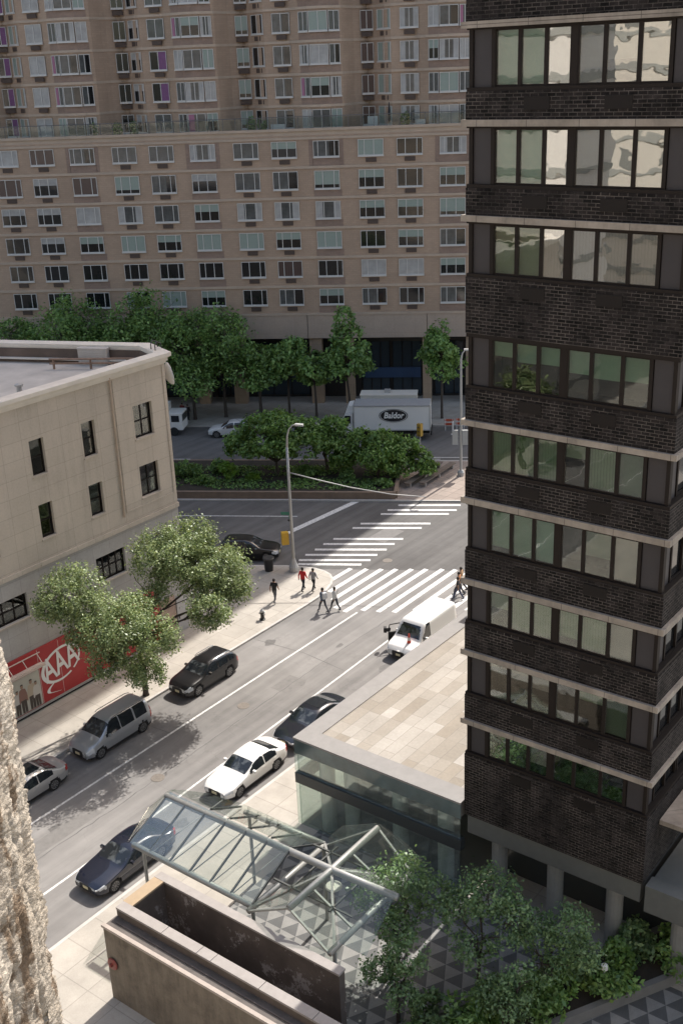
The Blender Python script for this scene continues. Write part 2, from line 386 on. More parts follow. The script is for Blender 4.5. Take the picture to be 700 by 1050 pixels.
# plaza with triangle pattern
pl = MB(); pl.add([(18.5, -40, KH+.004), (34.2, -40, KH+.004), (34.2, 28.6, KH+.004), (24.6, 28.6, KH+.004), (24.6, 19.6, KH+.004), (18.5, 19.6, KH+.004)], [(0, 1, 2, 3, 4, 5)])
struct(pl.build('plaza_paving', TRI))
# painted markings
mk = MB()
def stripe(a, b, w_, z=.004, dash=None):
    a, b = Vector((*a, 0)), Vector((*b, 0)); d = (b-a).normalized(); nr = Vector((-d.y, d.x, 0))*w_/2
    L = (b-a).length; segs = [(0, L)] if not dash else [(t, min(t+dash[0], L)) for t in np.arange(0, L, dash[0]+dash[1])]
    for t0, t1 in segs:
        p, q = a+d*t0, a+d*t1
        mk.add([(p.x-nr.x, p.y-nr.y, z), (q.x-nr.x, q.y-nr.y, z), (q.x+nr.x, q.y+nr.y, z), (p.x+nr.x, p.y+nr.y, z)], [(0, 1, 2, 3)])
stripe((-60, 40.45), (53.9, 40.8), .13)
stripe((-60, 35.9), (30, 36.15), .12); stripe((30, 36.15), (52.4, 36.85), .12)
for a, b in [((56.1, 45.35), (59.35, 45.35)), ((55.4, 44.3), (59.9, 44.33)), ((54.5, 43.35), (60.45, 43.4)), ((53.6, 42.42), (61.0, 42.5)), ((53.5, 41.57), (61.6, 41.56)),
             ((54.3, 40.66), (62.15, 40.67)), ((54.7, 39.68), (62.76, 39.68)), ((55.2, 38.75), (63.2, 38.85)), ((56.2, 37.75), (63.9, 37.85)), ((56.9, 36.8), (64.5, 36.85)), ((57.5, 35.8), (65.1, 35.85)), ((58.0, 34.85), (65.6, 34.85))]:
    stripe(a, b, .36)
for a, b in [((57.9, 49.1), (60.3, 45.1)), ((58.5, 49.5), (61.3, 45.0)), ((59.5, 49.7), (62.34, 45.13)), ((60.67, 49.7), (63.52, 45.1)), ((61.84, 49.8), (64.71, 45.2)), ((63.04, 49.76), (65.86, 45.2)),
             ((65.59, 49.8), (68.45, 45.2)), ((66.66, 49.8), (69.57, 45.1)), ((69.18, 49.6), (72.06, 44.95)), ((70.18, 49.65), (73.1, 44.85)), ((71.54, 49.5), (74.2, 45.15)), ((72.49, 49.65), (75.04, 45.47))]:
    stripe(a, b, .34)
stripe((61.6, 53.6), (70.9, 52.95), .55)
stripe(nb(84.2, -100), nb(84.2, -14.3), .13); stripe(nb(80.0, -100), nb(80.0, -17.5), .13, dash=(3, 9))
stripe(nb(98.4, -100), nb(98.4, -2), .13, dash=(3.2, 8.5)); stripe(nb(102.6, -106), nb(102.6, 0), .13, dash=(3.2, 8.5))
stripe(nb(98.9, -4.9), nb(98.9, 6), .14)
struct(mk.build('road_markings', PAINTW))
# manholes and patches, flat iron covers let into the road
IRON = mat('cast_iron', (.15, .13, .11), .6, nvar=.3, nscale=9)
for x, y, lab in ((61.9, 43.9, 'round iron manhole cover at the crossing near the lamp corner'), (40.8, 39.3, 'round iron manhole cover in the middle of the side street'), (33.0, 38.3, 'round iron manhole cover beside the tree shade in the street')):
    c = MB(); c.lathe([(.36, 0), (.36, .012), (.30, .016), (.29, .012), (.05, .012)], 20, (x, y, 0)); tag(c.build('manhole_cover', IRON), lab, 'manhole cover')
PATCH = mat('asphalt_patch', (.165, .158, .15), .9, nvar=.18, nscale=3)
pt = MB()
for x0, x1, y0, y1 in ((25.0, 29.4, 38.5, 39.4), (64.5, 67.2, 46.0, 47.6), (43.2, 45.0, 38.0, 39.3), (55.0, 58.6, 33.4, 34.6)):
    pt.add([(x0, y0, .003), (x1, y0, .003), (x1, y1, .003), (x0, y1, .003)], [(0, 1, 2, 3)])
struct(pt.build('road_patch', PATCH))
TAR = mat('tar_seam', (.10, .096, .092), .7, nvar=.2, nscale=5)
ts_ = MB()
def tarline(pts, w_=.055):
    pts = [Vector((x, y, .0032)) for x, y in pts]
    q_ = []
    for p_, q2 in zip(pts, pts[1:]):
        n_s = max(2, int((q2-p_).length/.5))
        for i_ in range(n_s): q_.append(p_.lerp(q2, i_/n_s)+Vector((0, rnd.uniform(-.05, .05), 0)))
    q_.append(pts[-1])
    for a_, b_ in zip(q_, q_[1:]):
        d_ = (b_-a_).normalized(); n_ = Vector((-d_.y, d_.x, 0))*w_*rnd.uniform(.3, .6)
        ts_.add([a_-n_, b_-n_, b_+n_, a_+n_], [(0, 1, 2, 3)])
tarline([(18, 38.4), (30, 38.25), (46, 38.6), (54, 38.5)]); tarline([(47.2, 36.9), (47.6, 40.3), (47.3, 43.9)]); tarline([(36.4, 40.5), (36.2, 44.0)]); tarline([(64, 35.5), (66.5, 41), (65.8, 46.5)])
struct(ts_.build('road_tar_seam', TAR))
OIL = mat('oil_stain', (.115, .11, .105), .5, nvar=.3, nscale=6); oi = MB()
for x, y, r in ((30.9, 34.6, .34), (36.1, 34.7, .28), (48.9, 34.9, .4), (47.5, 43.0, .3), (44.6, 38.1, .25), (49.6, 39.0, .2), (27.2, 39.5, .25)):
    oi.add([(x+r*1.5*math.cos(t)*(1+.25*math.sin(3*t+x)), y+r*math.sin(t)*(1+.25*math.sin(2*t+y)), .0026) for t in [2*PI*k/18 for k in range(18)]], [tuple(range(18))])
struct(oi.build('road_oil_stain', OIL))

# ------------------------------------------------------------------ beige apartment block across the avenue
o0 = nb(116.2, 0)
bb = thing('apartment_building', 'huge beige brick apartment block with rows of windows and a planted terrace behind the trees', 'building', (o0[0], o0[1], 0), math.atan2(B_.y, B_.x))
# local: x = along the avenue (right), y = away, z = up
S0, S1 = -86, 10.5
BANDS = [12.75, 15.7, 18.65, 21.6, 24.55]
wl = MB(); wl.box(S0, S1, 0, 12, 9.95, 27.6)
wl.box(S0, S1, .35, 12, 7.2, 9.95)   # behind the fascia
wl.build('lower_wall', BRK_BEIGE, bb, world=False)
fa = MB()
for a, b in zip([-86, -67.2, -54.6, -42.1, -29.9, -17.5, -5.05], [-67.2, -54.6, -42.1, -29.9, -17.5, -5.05, 10.3]):
    fa.box(a+.03, b-.03, -.05, .345, 7.3, 9.75)
fa.build('fascia', FASCIA, bb, world=False)
bn = MB()
for z in BANDS: bn.box(S0, S1, -.11, .1, z-.12, z+.12)
bn.box(S0, S1, -.12, .1, 9.75, 9.98)
bn.box(S0, S1, -.09, .1, 27.2, 27.42)
bn.build('band_course', BANDM, bb, world=False)
cp = MB(); cp.box(S0, S1, -.16, .5, 28.0, 28.25); cp.box(S0, S1, .002, .35, 27.6, 28.0)
cp.build('terrace_parapet', BANDM, bb, world=False)
te = MB(); te.box(S0, S1, .36, 6, 27.0, 27.62); te.build('terrace_floor', COPING, bb, world=False)
# arcade at street level
ar = MB(); ar.box(S0, S1, 3.0, 12, .1, 7.2)
ar.build('shopfront_wall', mat('shopfront_dark', (.03, .028, .028), .35), bb, world=False)
COLM = m_brickwall('column_stone', (.36, .27, .195), (.33, .25, .18), (.24, .18, .13), 1.2, 1.1, .012, 1, 1, .08, .4, off=0, bstr=0)
for c, w_ in ((-79.6, 1.2), (-73.0, 1.3), (-67.2, 1.2), (-60.3, 1.3), (-54.4, 1.2), (-48, 1.3), (-41.8, 1.2), (-36.2, 1.3), (-29.2, 1.2), (-25.2, 1.35), (-16.8, 1.3), (-13.3, .95), (-5.1, .9), (-.6, .9), (5, 1.2)):
    cm = MB(); cm.box(c-w_/2, c+w_/2, .25, 1.4, .1, 7.3); cm.build('column', COLM, bb, world=False)
SHOPG = mat('shop_glass', (.03, .045, .06), .08, spec=.6)
for i, (a, b) in enumerate(((-24, -18), (-12.2, -9.2), (-8.9, -5.8), (-40, -31), (-28.3, -26.2), (-4.4, -1.3))):
    sg = MB(); sg.box(a, b, 2.9, 2.99, .4, 6.2); q = sg.build('shop_window', SHOPG, bb, world=False)
    fr = MB()
    for xx in np.linspace(a, b, 4): fr.box(xx-.04, xx+.04, 2.82, 2.9, .4, 6.2)
    fr.box(a, b, 2.82, 2.9, 3.1, 3.2); fr.build('frame', BRONZE, q, world=False)
lob = MB(); lob.box(-11.9, -5.9, 2.6, 2.8, 2.3, 3.4); lob.build('shop_banner', mat('blue_banner', (.03, .07, .16), .5), bb, world=False)

# --- windows
PANEM = [DARKGL,
         mat('blind_green', (.25, .30, .265), .5, nvar=.05), mat('curtain_white', (.36, .35, .335), .7, nvar=.25, nscale=1.2), mat('curtain_purple', (.16, .06, .16), .6, nvar=.2, nscale=4),
         mat('pane_brown', (.075, .05, .045), .25), mat('pane_grey', (.075, .08, .08), .15, nvar=.45, nscale=1.3), mat('curtain_rose', (.32, .13, .21), .6)]
def pane_mesh(w_, h_, style, nl=3):
    p = MB(); y = .0
    def rect(x0, x1, z0, z1, mi): p.box(x0, x1, y, y+.02, z0, z1, mi)
    if style == 'dark': rect(0, w_, 0, h_, 0)
    elif style == 'half': rect(0, w_, 0, h_*.55, 0); rect(0, w_, h_*.55, h_, 1)
    elif style == 'low': rect(0, w_, 0, h_*.22, 0); rect(0, w_, h_*.22, h_, 1)
    elif style == 'green': rect(0, w_, 0, h_, 1)
    elif style == 'white': rect(0, w_, 0, h_, 2)
    elif style == 'split': rect(0, w_*.28, 0, h_, 2); rect(w_*.28, w_*.72, 0, h_, 5); rect(w_*.72, w_, 0, h_, 2)
    elif style == 'purple': rect(0, w_*.5, 0, h_, 0); rect(w_*.5, w_, 0, h_, 3)
    elif style == 'brown': rect(0, w_, 0, h_, 4)
    elif style == 'grey': rect(0, w_, 0, h_, 5)
    elif style == 'mixw': rect(0, w_*.6, 0, h_, 5); rect(w_*.6, w_, 0, h_, 0)
    elif style == 'rose': rect(0, w_*.35, 0, h_, 6); rect(w_*.35, w_, 0, h_, 5)
    elif style == 'ghalf': rect(0, w_, 0, h_*.6, 0); rect(0, w_, h_*.6, h_, 2)
    elif style == 'side': rect(0, w_*.3, 0, h_, 1); rect(w_*.3, w_, 0, h_, 0)
    return p.mesh('pane', PANEM)
def frame_mesh(w_, h_, bars, rec=True, fw=.05, fmat=WHITEF):
    p = MB(); y0 = -.06
    p.box(-.02, w_+.02, -.13, .06, -.14, -.01)            # sill
    p.box(0, fw, y0, .045, 0, h_); p.box(w_-fw, w_, y0, .045, 0, h_)
    p.box(fw, w_-fw, y0, .045, 0, fw); p.box(fw, w_-fw, y0, .045, h_-fw, h_)
    for b in bars: p.box(w_*b-.03, w_*b+.03, y0, .044, fw, h_-fw)
    return p.mesh('window', fmat)
vent = MB(); vent.box(0, 1.05, -.03, .05, 0, .42)
for i in range(5): vent.box(.03, 1.02, -.045, -.031, .04+.075*i, .075+.075*i)
VENT = vent.mesh('vent_grille', mat('vent_metal', (.085, .06, .05), .7))
PCACHE = {}
def window(parent, s_, y, z, w_, h_, bars, style, rz=0, with_vent=True, ven_x=None):
    key = (round(w_, 2), round(h_, 2), tuple(bars))
    if key not in PCACHE: PCACHE[key] = frame_mesh(w_, h_, bars)
    fo = link('window', PCACHE[key], parent, (s_, y, z), rz)
    k2 = (round(w_, 2), round(h_, 2), style)
    if k2 not in PCACHE: PCACHE[k2] = pane_mesh(w_, h_, style)
    link('pane', PCACHE[k2], fo)
    if with_vent: link('vent_grille', VENT, fo, ((w_-1.05)/2 if ven_x is None else ven_x, 0, -.66))
    return fo
PERIOD = 12.45
starts = [-49.0, -45.17, -40.98]
STY = ['dark', 'dark', 'half', 'low', 'white', 'grey', 'split', 'dark', 'green', 'half', 'dark', 'brown', 'ghalf', 'mixw', 'side', 'dark', 'half', 'low']
rowsty = {  # left to right, as seen across the avenue (rows from the top)
 5: ['white', 'brown', 'white', 'grey', 'grey', 'white', 'grey', 'half', 'white', 'green', 'dark', 'mixw', 'dark', 'dark'],
 4: ['brown', 'ghalf', 'brown', 'low', 'mixw', 'ghalf', 'grey', 'mixw', 'low', 'half', 'dark', 'half', 'dark', 'dark'],
 3: ['ghalf', 'ghalf', 'white', 'split', 'grey', 'half', 'split', 'split', 'split', 'half', 'half', 'low', 'dark', 'half'],
 2: ['dark', 'ghalf', 'half', 'green', 'half', 'green', 'green', 'half', 'green', 'dark', 'half', 'mixw', 'dark', 'dark'],
 1: ['dark', 'dark', 'dark', 'dark', 'dark', 'dark', 'dark', 'brown', 'dark', 'white', 'white', 'half', 'dark', 'dark'],
 0: ['dark', 'dark', 'dark', 'side', 'green', 'half', 'dark', 'mixw', 'half', 'mixw', 'dark', 'mixw', 'dark', 'dark']}
ZS = [10.9, 13.8, 16.68, 19.6, 22.5, 25.55]; ZT = [12.48, 15.38, 18.28, 21.25, 24.2, 27.05]
for k_ in range(5):
    for j in range(3):
        s_ = starts[j]+PERIOD*k_
        if s_ > 6: continue
        ci = k_*3+j
        for r_ in range(6):
            st = rowsty[r_][ci % 14]
            bay = (j == 2)
            if bay: rp = MB(); rp.box(s_-.12, s_+2.72, -.02, .05, ZS[r_]-1.0, ZS[r_]-.15); rp.build('dark_brick_panel', BRK_RUST, bb, world=False)
            if r_ == 5 and bay:
                for xx in (s_-.45, s_+2.6): rp = MB(); rp.box(xx, xx+.4, -.02, .05, 24.7, 27.15); rp.build('dark_brick_panel', BRK_RUST, bb, world=False)  # dark strips stand in for the shaded sides of a recess
                window(bb, s_, -.05, ZS[r_], 2.58, ZT[r_]-ZS[r_], (.18, .5, .82), 'split' if k_ % 2 else 'mixw', with_vent=False)
            else:
                window(bb, s_, -.05, ZS[r_], 2.52, ZT[r_]-ZS[r_], (.25, .62) if ci % 2 else (.33, .78), st, with_vent=not bay, ven_x=.75)

# --- set back upper storeys with curved bays
def dprof(u):
    pts = [(-6.3, 2.86), (-5.65, 2.40), (-3.2, 2.15), (-2.2, 1.25), (-1.0, .55), (0, .4), (1.0, .55), (2.2, 1.25), (3.0, 3.2), (4.3, 4.7), (5.3, 3.9), (6.15, 2.95)]
    u = (u+6.3) % PERIOD-6.3
    for (a, da), (b, db) in zip(pts, pts[1:]):
        if a <= u <= b:
            t = (u-a)/(b-a); return da+(db-da)*t
    return 2.35
C0 = -40.05
UZ0, UZ1 = 27.5, 112.0
us = np.arange(S0+2, S1, .31)
up = MB(); vs = []; L_ = len(us)
for z in (UZ0, UZ1): vs += [(u, dprof(u-C0), z) for u in us]
fs = [(i, i+1, L_+i+1, L_+i) for i in range(L_-1)]
b0 = len(vs); vs += [(us[0], 26, UZ0), (us[-1], 26, UZ0), (us[0], 26, UZ1), (us[-1], 26, UZ1)]
fs += [(L_-1, b0+1, b0+3, 2*L_-1), (b0, 0, L_, b0+2), (b0+1, b0, b0+2, b0+3)]
fs += [tuple([b0+2]+[L_+i for i in range(L_)]+[b0+3])]
up.add(vs, fs); up.build('upper_wall', BRK_BEIGE, bb, world=False)
ub = MB()
def curved_band(mb, z0, z1, out, u0=None, u1=None):
    uu = us if u0 is None else np.arange(u0, u1+.01, (u1-u0)/max(2, int((u1-u0)/.3)))
    n = len(uu); v2 = []
    for o_ in (-out, .15):
        for z in (z0, z1): v2 += [(u, dprof(u-C0)+o_, z) for u in uu]
    f2 = []
    for i in range(n-1):
        f2 += [(i, i+1, n+i+1, n+i), (n+i, n+i+1, 3*n+i+1, 3*n+i), (i+1, i, 2*n+i, 2*n+i+1)]
    f2 += [(0, n, 3*n, 2*n), (2*n-1, n-1, 3*n-1, 4*n-1)]
    mb.add(v2, f2)
for z in (30.28, 33.2, 36.15, 39.1, 42.05): curved_band(ub, z-.12, z+.12, .13)
ub.build('curved_band', BANDM, bb, world=False)
UP = []
UST = ['half', 'dark', 'white', 'green', 'grey', 'purple', 'mixw', 'dark', 'split', 'low', 'green', 'brown', 'ghalf']
ps_ = ['grey', 'split', 'white', 'mixw', 'rose', 'half', 'split', 'white', 'grey', 'green']
small = []; q = 0
for fl in range(5):
    zt = 29.95+2.945*fl; h_ = 1.72; z0 = zt-h_
    for k_ in range(-1, 5):
        c = C0+PERIOD*k_
        if c > 0: continue
        # a bay of three lights following the curve
        for bi, (a, b) in enumerate(((-1.95, -.98), (-.9, .9), (.98, 1.95))):
            a_, b_ = c+a, c+b
            if b_ > 8 or a_ < -60: continue
            ya, yb = dprof(a), dprof(b); rz = math.atan2(yb-ya, b-a); w_ = math.hypot(b-a, yb-ya)
            yy_ = min(ya, yb) if bi == 1 else ya
            small.append((a_, yy_-(.20 if bi == 1 else .09), z0, w_, h_, (.5,), ps_[(q*3+fl*2+k_*5+bi) % 10] if not (k_ == 0 and fl in (1, 2)) else ('rose' if bi == 0 else 'mixw'), rz, bi == 1, 1))
        ur = MB(); curved_band(ur, z0-.85, z0-.16, .03, c-2.0, c+2.0); ur.build('bay_panel', BRK_RUST, bb, world=False)
        for (a, b) in ((3.72, 4.95), (5.4, 6.1+.65), (7.7, 9.5)):
            ya, yb = dprof(a), dprof(b); rz = math.atan2(yb-ya, b-a); w_ = math.hypot(b-a, yb-ya); q += 1
            if c+b > 8 or c+a < -60: continue
            stl = UST[(q*5+fl*3) % 13]
            if k_ == 0 and a > 7 and fl in (1, 2): stl = 'purple'
            small.append((c+a, ya-.08, z0, w_, h_, (.5,), stl, rz, True, 0))
indiv = [x for x in small if x[9] and x[8]][:18]
rest = [x for x in small if x not in indiv]
for (s_, y, z, w_, h_, bars, st, rz, v, _) in indiv: window(bb, s_, y, z, w_, h_, bars, st, rz, with_vent=False)
bmr = MB(); MATS = PANEM+[WHITEF, MAT['vent_metal']]
def bake(me, s_, y, z, rz, off):
    c, n = math.cos(rz), math.sin(rz)
    bmr.v_off = len(bmr.v)
    vs = [(s_+p.co.x*c-p.co.y*n, y+p.co.x*n+p.co.y*c, z+p.co.z) for p in me.vertices]
    o = len(bmr.v); bmr.v += vs
    for pl_ in me.polygons: bmr.f.append(tuple(i+o for i in pl_.vertices)); bmr.m.append(pl_.material_index if off is None else off)
for (s_, y, z, w_, h_, bars, st, rz, v, _) in rest:
    bake(frame_mesh(w_, h_, bars), s_, y, z, rz, 7); bake(pane_mesh(w_, h_, st), s_, y, z, rz, None)
    if v and not _:
        cx = (w_-1.05)/2; bake(VENT, s_+cx*math.cos(rz), y+cx*math.sin(rz), z-.66, rz, 8)
uo = bmr.build('upper_windows', MATS, bb, world=False); uo['kind'] = 'stuff'
# terrace railing: glass and bars standing on the parapet
RAILG = m_glass('rail_glass', (.80, .84, .83), .02, .12)
ra = MB(); gl = MB()
for s_ in np.arange(-60, 6, 1.25): ra.box(s_-.03, s_+.03, .0, .06, 28.25, 29.3)
ra.box(-60, 6, -.01, .07, 29.3, 29.37)
for s_ in np.arange(-60, 6, 1.25): gl.box(s_+.05, s_+1.2, .02, .04, 28.3, 29.25)
ro = ra.build('terrace_railing', mat('rail_grey', (.10, .10, .10), .5), bb, world=False); gl.build('rail_pane', RAILG, ro, world=False)
# ------------------------------------------------------------------ dark brick tower on the right
tw = thing('brick_tower', 'dark brown brick tower with cream ledges and long bands of dark framed windows', 'building', (34, 12.6, 0))
TX, TY0, TY1 = 34.0, 12.64, 20.5
XB = 62.0
# (window bottom, window top, brick bottom above window or None for lintel-only, ledge)
WR = [(36.1, 37.8), (33.12, 34.85), (30.08, 31.86), (27.1, 28.78), (23.12, 24.86), (19.97, 21.56), (16.76, 18.5), (13.68, 15.16), (10.45, 12.08), (7.65, 8.94)]
LED = [(37.85, 38.05), (34.9, 35.1), (31.92, 32.13), (28.86, 29.07), None, (21.62, 21.83), (18.58, 18.82), (15.25, 15.49), (12.17, 12.40), (9.02, 9.24)]
core = MB(); core.box(35.05, XB-.4, 13.6, 19.6, 3.6, 64); core.box(34.06, XB, 12.7, 20.44, 38.1, 64)
core.build('inner_core', DARKIN, tw)
bk = MB()
for i in range(1, len(WR)):
    top = WR[i-1][0]-.12                       # brick under the window above
    bot = LED[i][1] if LED[i] else WR[i][1]+.14
    bk.box(TX, XB, TY0, TY1, bot, top)
bk.box(TX, XB, TY0, TY1, 4.55, WR[-1][0]-.12)
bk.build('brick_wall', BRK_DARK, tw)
for i, l in enumerate(LED):
    if l is None: continue
    m_ = MB(); m_.box(TX-.11, XB+.1, TY0-.13, TY1+.13, l[0], l[1]); m_.build('ledge', CREAM, tw)
li = MB()
for i, (a, b) in enumerate(WR):
    li.box(TX+.02, XB-.02, TY0+.02, TY1-.02, a-.118, a-.002)        # dark sill
    t = LED[i][0] if LED[i] else b+.138
    if t-b > .02: li.box(TX+.02, XB-.02, TY0+.02, TY1-.02, b+.002, t-.002)
li.build('sill_band', BRONZE, tw)
for a, b in WR:
    for bx in ((TX+.16, XB, 19.6, 20.28), (TX+.16, 35.0, 12.9, 13.55)): gp = MB(); gp.box(*bx, a, b); gp.build('grey_panel', GREYP, tw)
for a, b in WR:
    for y in (19.53, 12.82, 20.355): pt_ = MB(); pt_.box(TX+.08, TX+.3, y-.07, y+.07, a, b); pt_.build('corner_post', BRONZE, tw)
BL = {k: mat('blind_'+k, c, .8, nvar=.06, nscale=2) for k, c in dict(pale=(.20, .32, .25), olive=(.21, .24, .165), cream=(.60, .59, .56), mint=(.21, .31, .22), rose=(.40, .33, .33), deep=(.10, .14, .10)).items()}
def m_vblind(name, c):
    g_ = NT(name); sp = g_.n('SeparateXYZ', i_0=g_.obj)
    s_ = g_.math('FRACT', g_.math('MULTIPLY', sp.outputs[1], 9.0))
    f = g_.rng(g_.math('ABSOLUTE', g_.math('SUBTRACT', s_, .5)), .36, .5, 1.0, .62)
    return g_.out(g_.scale(c, f), .8)
BL['vcream'] = m_vblind('vertical_blind_cream', (.58, .54, .50)); BL['vgreen'] = m_vblind('vertical_blind_green', (.15, .215, .12)); BL['vrose'] = m_vblind('vertical_blind_rose', (.34, .28, .29))
# blinds per pane: (kind, fraction of the height covered from the top)
BLP = [[None]*6,
       [('pale', 1), ('pale', 1), ('cream', 1), ('cream', 1), ('cream', .6), ('cream', 1)],  # cream blinds here and in the next row stand in for sunlit reflections
       [('pale', 1), ('pale', 1), ('cream', 1), ('cream', .7), ('cream', 1), ('cream', 1)],
       [('olive', 1), ('olive', 1), ('vcream', 1), ('vcream', 1), ('vcream', 1), ('vcream', 1)],
       [('mint', .34), ('mint', .42), ('mint', .4), ('mint', .5), ('mint', .55), ('mint', .52)],
       [('vgreen', 1), ('vgreen', 1), ('vgreen', 1), ('olive', .35), ('vgreen', 1), ('deep', 1)],
       [('mint', .9), ('mint', 1), ('pale', 1), None, ('deep', .6), ('rose', 1)],
       [('olive', .5), ('vgreen', 1), ('vgreen', 1), ('vgreen', .8), ('vgreen', 1), ('rose', 1)],
       [None, ('rose', .3), ('rose', .4), None, ('vgreen', .3), ('deep', 1)],
       [('rose', .2), None, ('rose', .7), None, None, None]]
PY = [(19.42, 18.66), (18.52, 17.74), (17.60, 16.86), (16.54, 15.78), (15.64, 14.68), (14.54, 13.70)]
for i, (a, b) in enumerate(WR):
    for grp in (0, 1):
        ys = PY[grp*3:grp*3+3]
        f = MB(); y1, y0 = ys[0][0], ys[2][1]
        f.box(TX+.1, TX+.19, y0-(.26 if grp == 0 else .13), y0, a, b); f.box(TX+.1, TX+.19, y1, y1+.05, a, b)
        for (p, q_), (p2, q2) in zip(ys, ys[1:]): f.box(TX+.1, TX+.19, p2, q_, a, b)
        f.box(TX+.12, TX+.19, y0, y1, a+.001, a+.06); f.box(TX+.12, TX+.19, y0, y1, b-.06, b-.001)
        fo = f.build('window', BRONZE, tw)
        for j, (p, q_) in enumerate(ys):
            g_ = MB(); g_.box(TX+.135, TX+.15, q_+.002, p-.002, a+.06, b-.06); g_.build('pane', WINHI if i in (1, 2, 3) and grp*3+j > 1 else WINGL, fo)
            bl = BLP[i][grp*3+j]
            if bl:
                h_ = (b-a-.1)*bl[1]; x = MB(); x.box(TX+.26, TX+.28, q_-.03, p+.03, b-.05-h_, b-.05); x.build('blind', BL[bl[0]], fo)
    # vents under each group of panes
    if i and i < 9 or i == 9:
        for yc in (17.9, 15.15):
            vv = MB(); zc = a-.50; vv.box(TX-.03, TX+.05, yc-.45, yc+.45, zc-.2, zc+.2); vv.build('vent_grille', mat('vent_dark', (.013, .0105, .0095), .6, spec=.2), tw)
# windows on the return face
for i, (a, b) in enumerate(WR):
    if i == 0: continue
    for x0, x1 in ((35.1, 37.2), (37.4, 39.9), (40.1, 43)):
        f = MB(); f.box(x0, x1, 12.95, 13.0, a, b); f2 = MB()
        for xx in (x0, (x0+x1)/2, x1): f2.box(xx-.05, xx+.05, 12.86, 12.94, a, b)
        f2.box(x0+.05, x1-.05, 12.87, 12.93, b-.06, b-.001); f2.box(x0+.05, x1-.05, 12.87, 12.93, a+.001, a+.06)
        o = f2.build('window', BRONZE, tw); f.build('pane', DARKGL, o)
# lower level balcony on the return side
lb = MB(); lb.box(35.2, 39.0, 10.6, 12.6, 6.6, 6.8); lb.box(35.2, 39.0, 10.6, 10.72, 6.8, 7.6)
lb.build('balcony', CREAM, tw)
bs = MB(); bs.box(36.6, XB, 12.4, 20.3, .1, 3.6); bs.build('lobby_wall', mat('lobby_dark', (.05, .055, .055), .2, spec=.6), tw)
so = MB(); so.box(TX+.1, XB, TY0+.1, TY1-.1, 3.6, 4.54); so.box(TX-.05, TX+.6, 4.0, 12.5, 3.4, 4.6); so.box(TX+.6, XB, 4, 12.5, 3.3, 4.4)
so.build('soffit', mat('soffit_panel', (.10, .105, .10), .6, nvar=.1), tw)
for y in (19.2, 16.6, 14.0, 11.3, 8.6, 6.0):
    c = MB(); c.lathe([(.34, .1), (.34, 3.6)], 16, (34.75, y, 0)); c.build('column', mat('column_shade_colour', (.19, .195, .19), .6, nvar=.1), tw, smooth=False); mat('pale_column', (.56, .57, .555), .5, nvar=.06)  # tower columns: the shade under the tower is put into their grey

# ------------------------------------------------------------------ low glass pavilion with stone roof terrace
pv = thing('glass_pavilion', 'low glass walled pavilion with a pale stone tiled roof beside the tower', 'building', (34, 25, 0))
PX0, PX1, PY0, PY1 = 33.95, 63.0, 20.66, 29.72
r_ = MB(); r_.box(PX0+.06, PX1-.1, PY0, PY1-.06, 4.3, 4.93); r_.build('roof_slab', COPING, pv)
t_ = MB(); t_.box(PX0+1.0, PX1, PY0, PY1-.95, 4.93, 4.985); t_.build('roof_tiles', TILES, pv)
c_ = MB(); c_.box(PX0, PX0+.995, PY0, PY1, 4.93, 5.03); c_.box(PX0+.998, PX1, PY1-.945, PY1, 4.93, 5.028); c_.build('coping', COPING, pv)
fx = MB(); fx.box(PX0+.02, PX0+.05, PY0, PY1-.03, 4.2, 4.92); fx.box(PX0+.06, PX1, PY1-.05, PY1-.02, 4.2, 4.92); fx.build('upper_glazing', TEAL, pv)
fz = MB()
for y0 in np.arange(PY0+.1, PY1-.5, 1.51): fz.box(PX0+.12, PX0+.14, y0, y0+1.49, .15, 2.55); fz.box(PX0+.12, PX0+.14, y0, y0+1.49, 3.11, 4.19)
for x0 in np.arange(PX0+.1, PX1-1.6, 1.81): fz.box(x0, x0+1.79, PY1-.14, PY1-.12, .15, 2.55); fz.box(x0, x0+1.79, PY1-.14, PY1-.12, 3.11, 4.19)
fz.build('lower_glazing', m_glass('lower_glass', (.84, .90, .88), .015, .4, 0, .03), pv)
bm_ = MB(); bm_.box(PX0, PX0+.35, PY0, PY1, 2.56, 3.1); bm_.box(PX0+.36, PX1, PY1-.35, PY1, 2.56, 3.1)
bm_.build('dark_beam', mat('dark_beam_metal', (.035, .042, .044), .45), pv)
for x, y in ((34.62, 28.3), (34.62, 26.9), (34.62, 24.2), (34.62, 21.8), (39.5, 28.9), (44, 28.9), (49, 28.9), (54, 28.9)):
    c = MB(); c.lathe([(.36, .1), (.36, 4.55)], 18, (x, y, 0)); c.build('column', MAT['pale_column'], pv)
bw = MB(); bw.box(40.5, PX1, PY0+.1, 28.2, .1, 4.5); bw.build('inner_wall', mat('inner_wall_dark', (.10, .11, .11), .7, nvar=.2), pv)
fl = MB(); fl.box(34.3, 40.5, PY0+.1, PY1-.4, .1, .16); fl.build('inner_floor', mat('inner_floor', (.22, .225, .22), .5), pv)
# unseen block added behind the tower edge to throw shade on the roof tiles
bh = MB(); bh.prism([(50.4, 24.0), (56, 24.0), (56, 29.3), (50.4, 29.3)], 4.99, 7.6); bh.box(50.2, 56.2, 23.8, 29.45, 7.6, 7.8)
bh.build('roof_shade_block', COPING, pv)

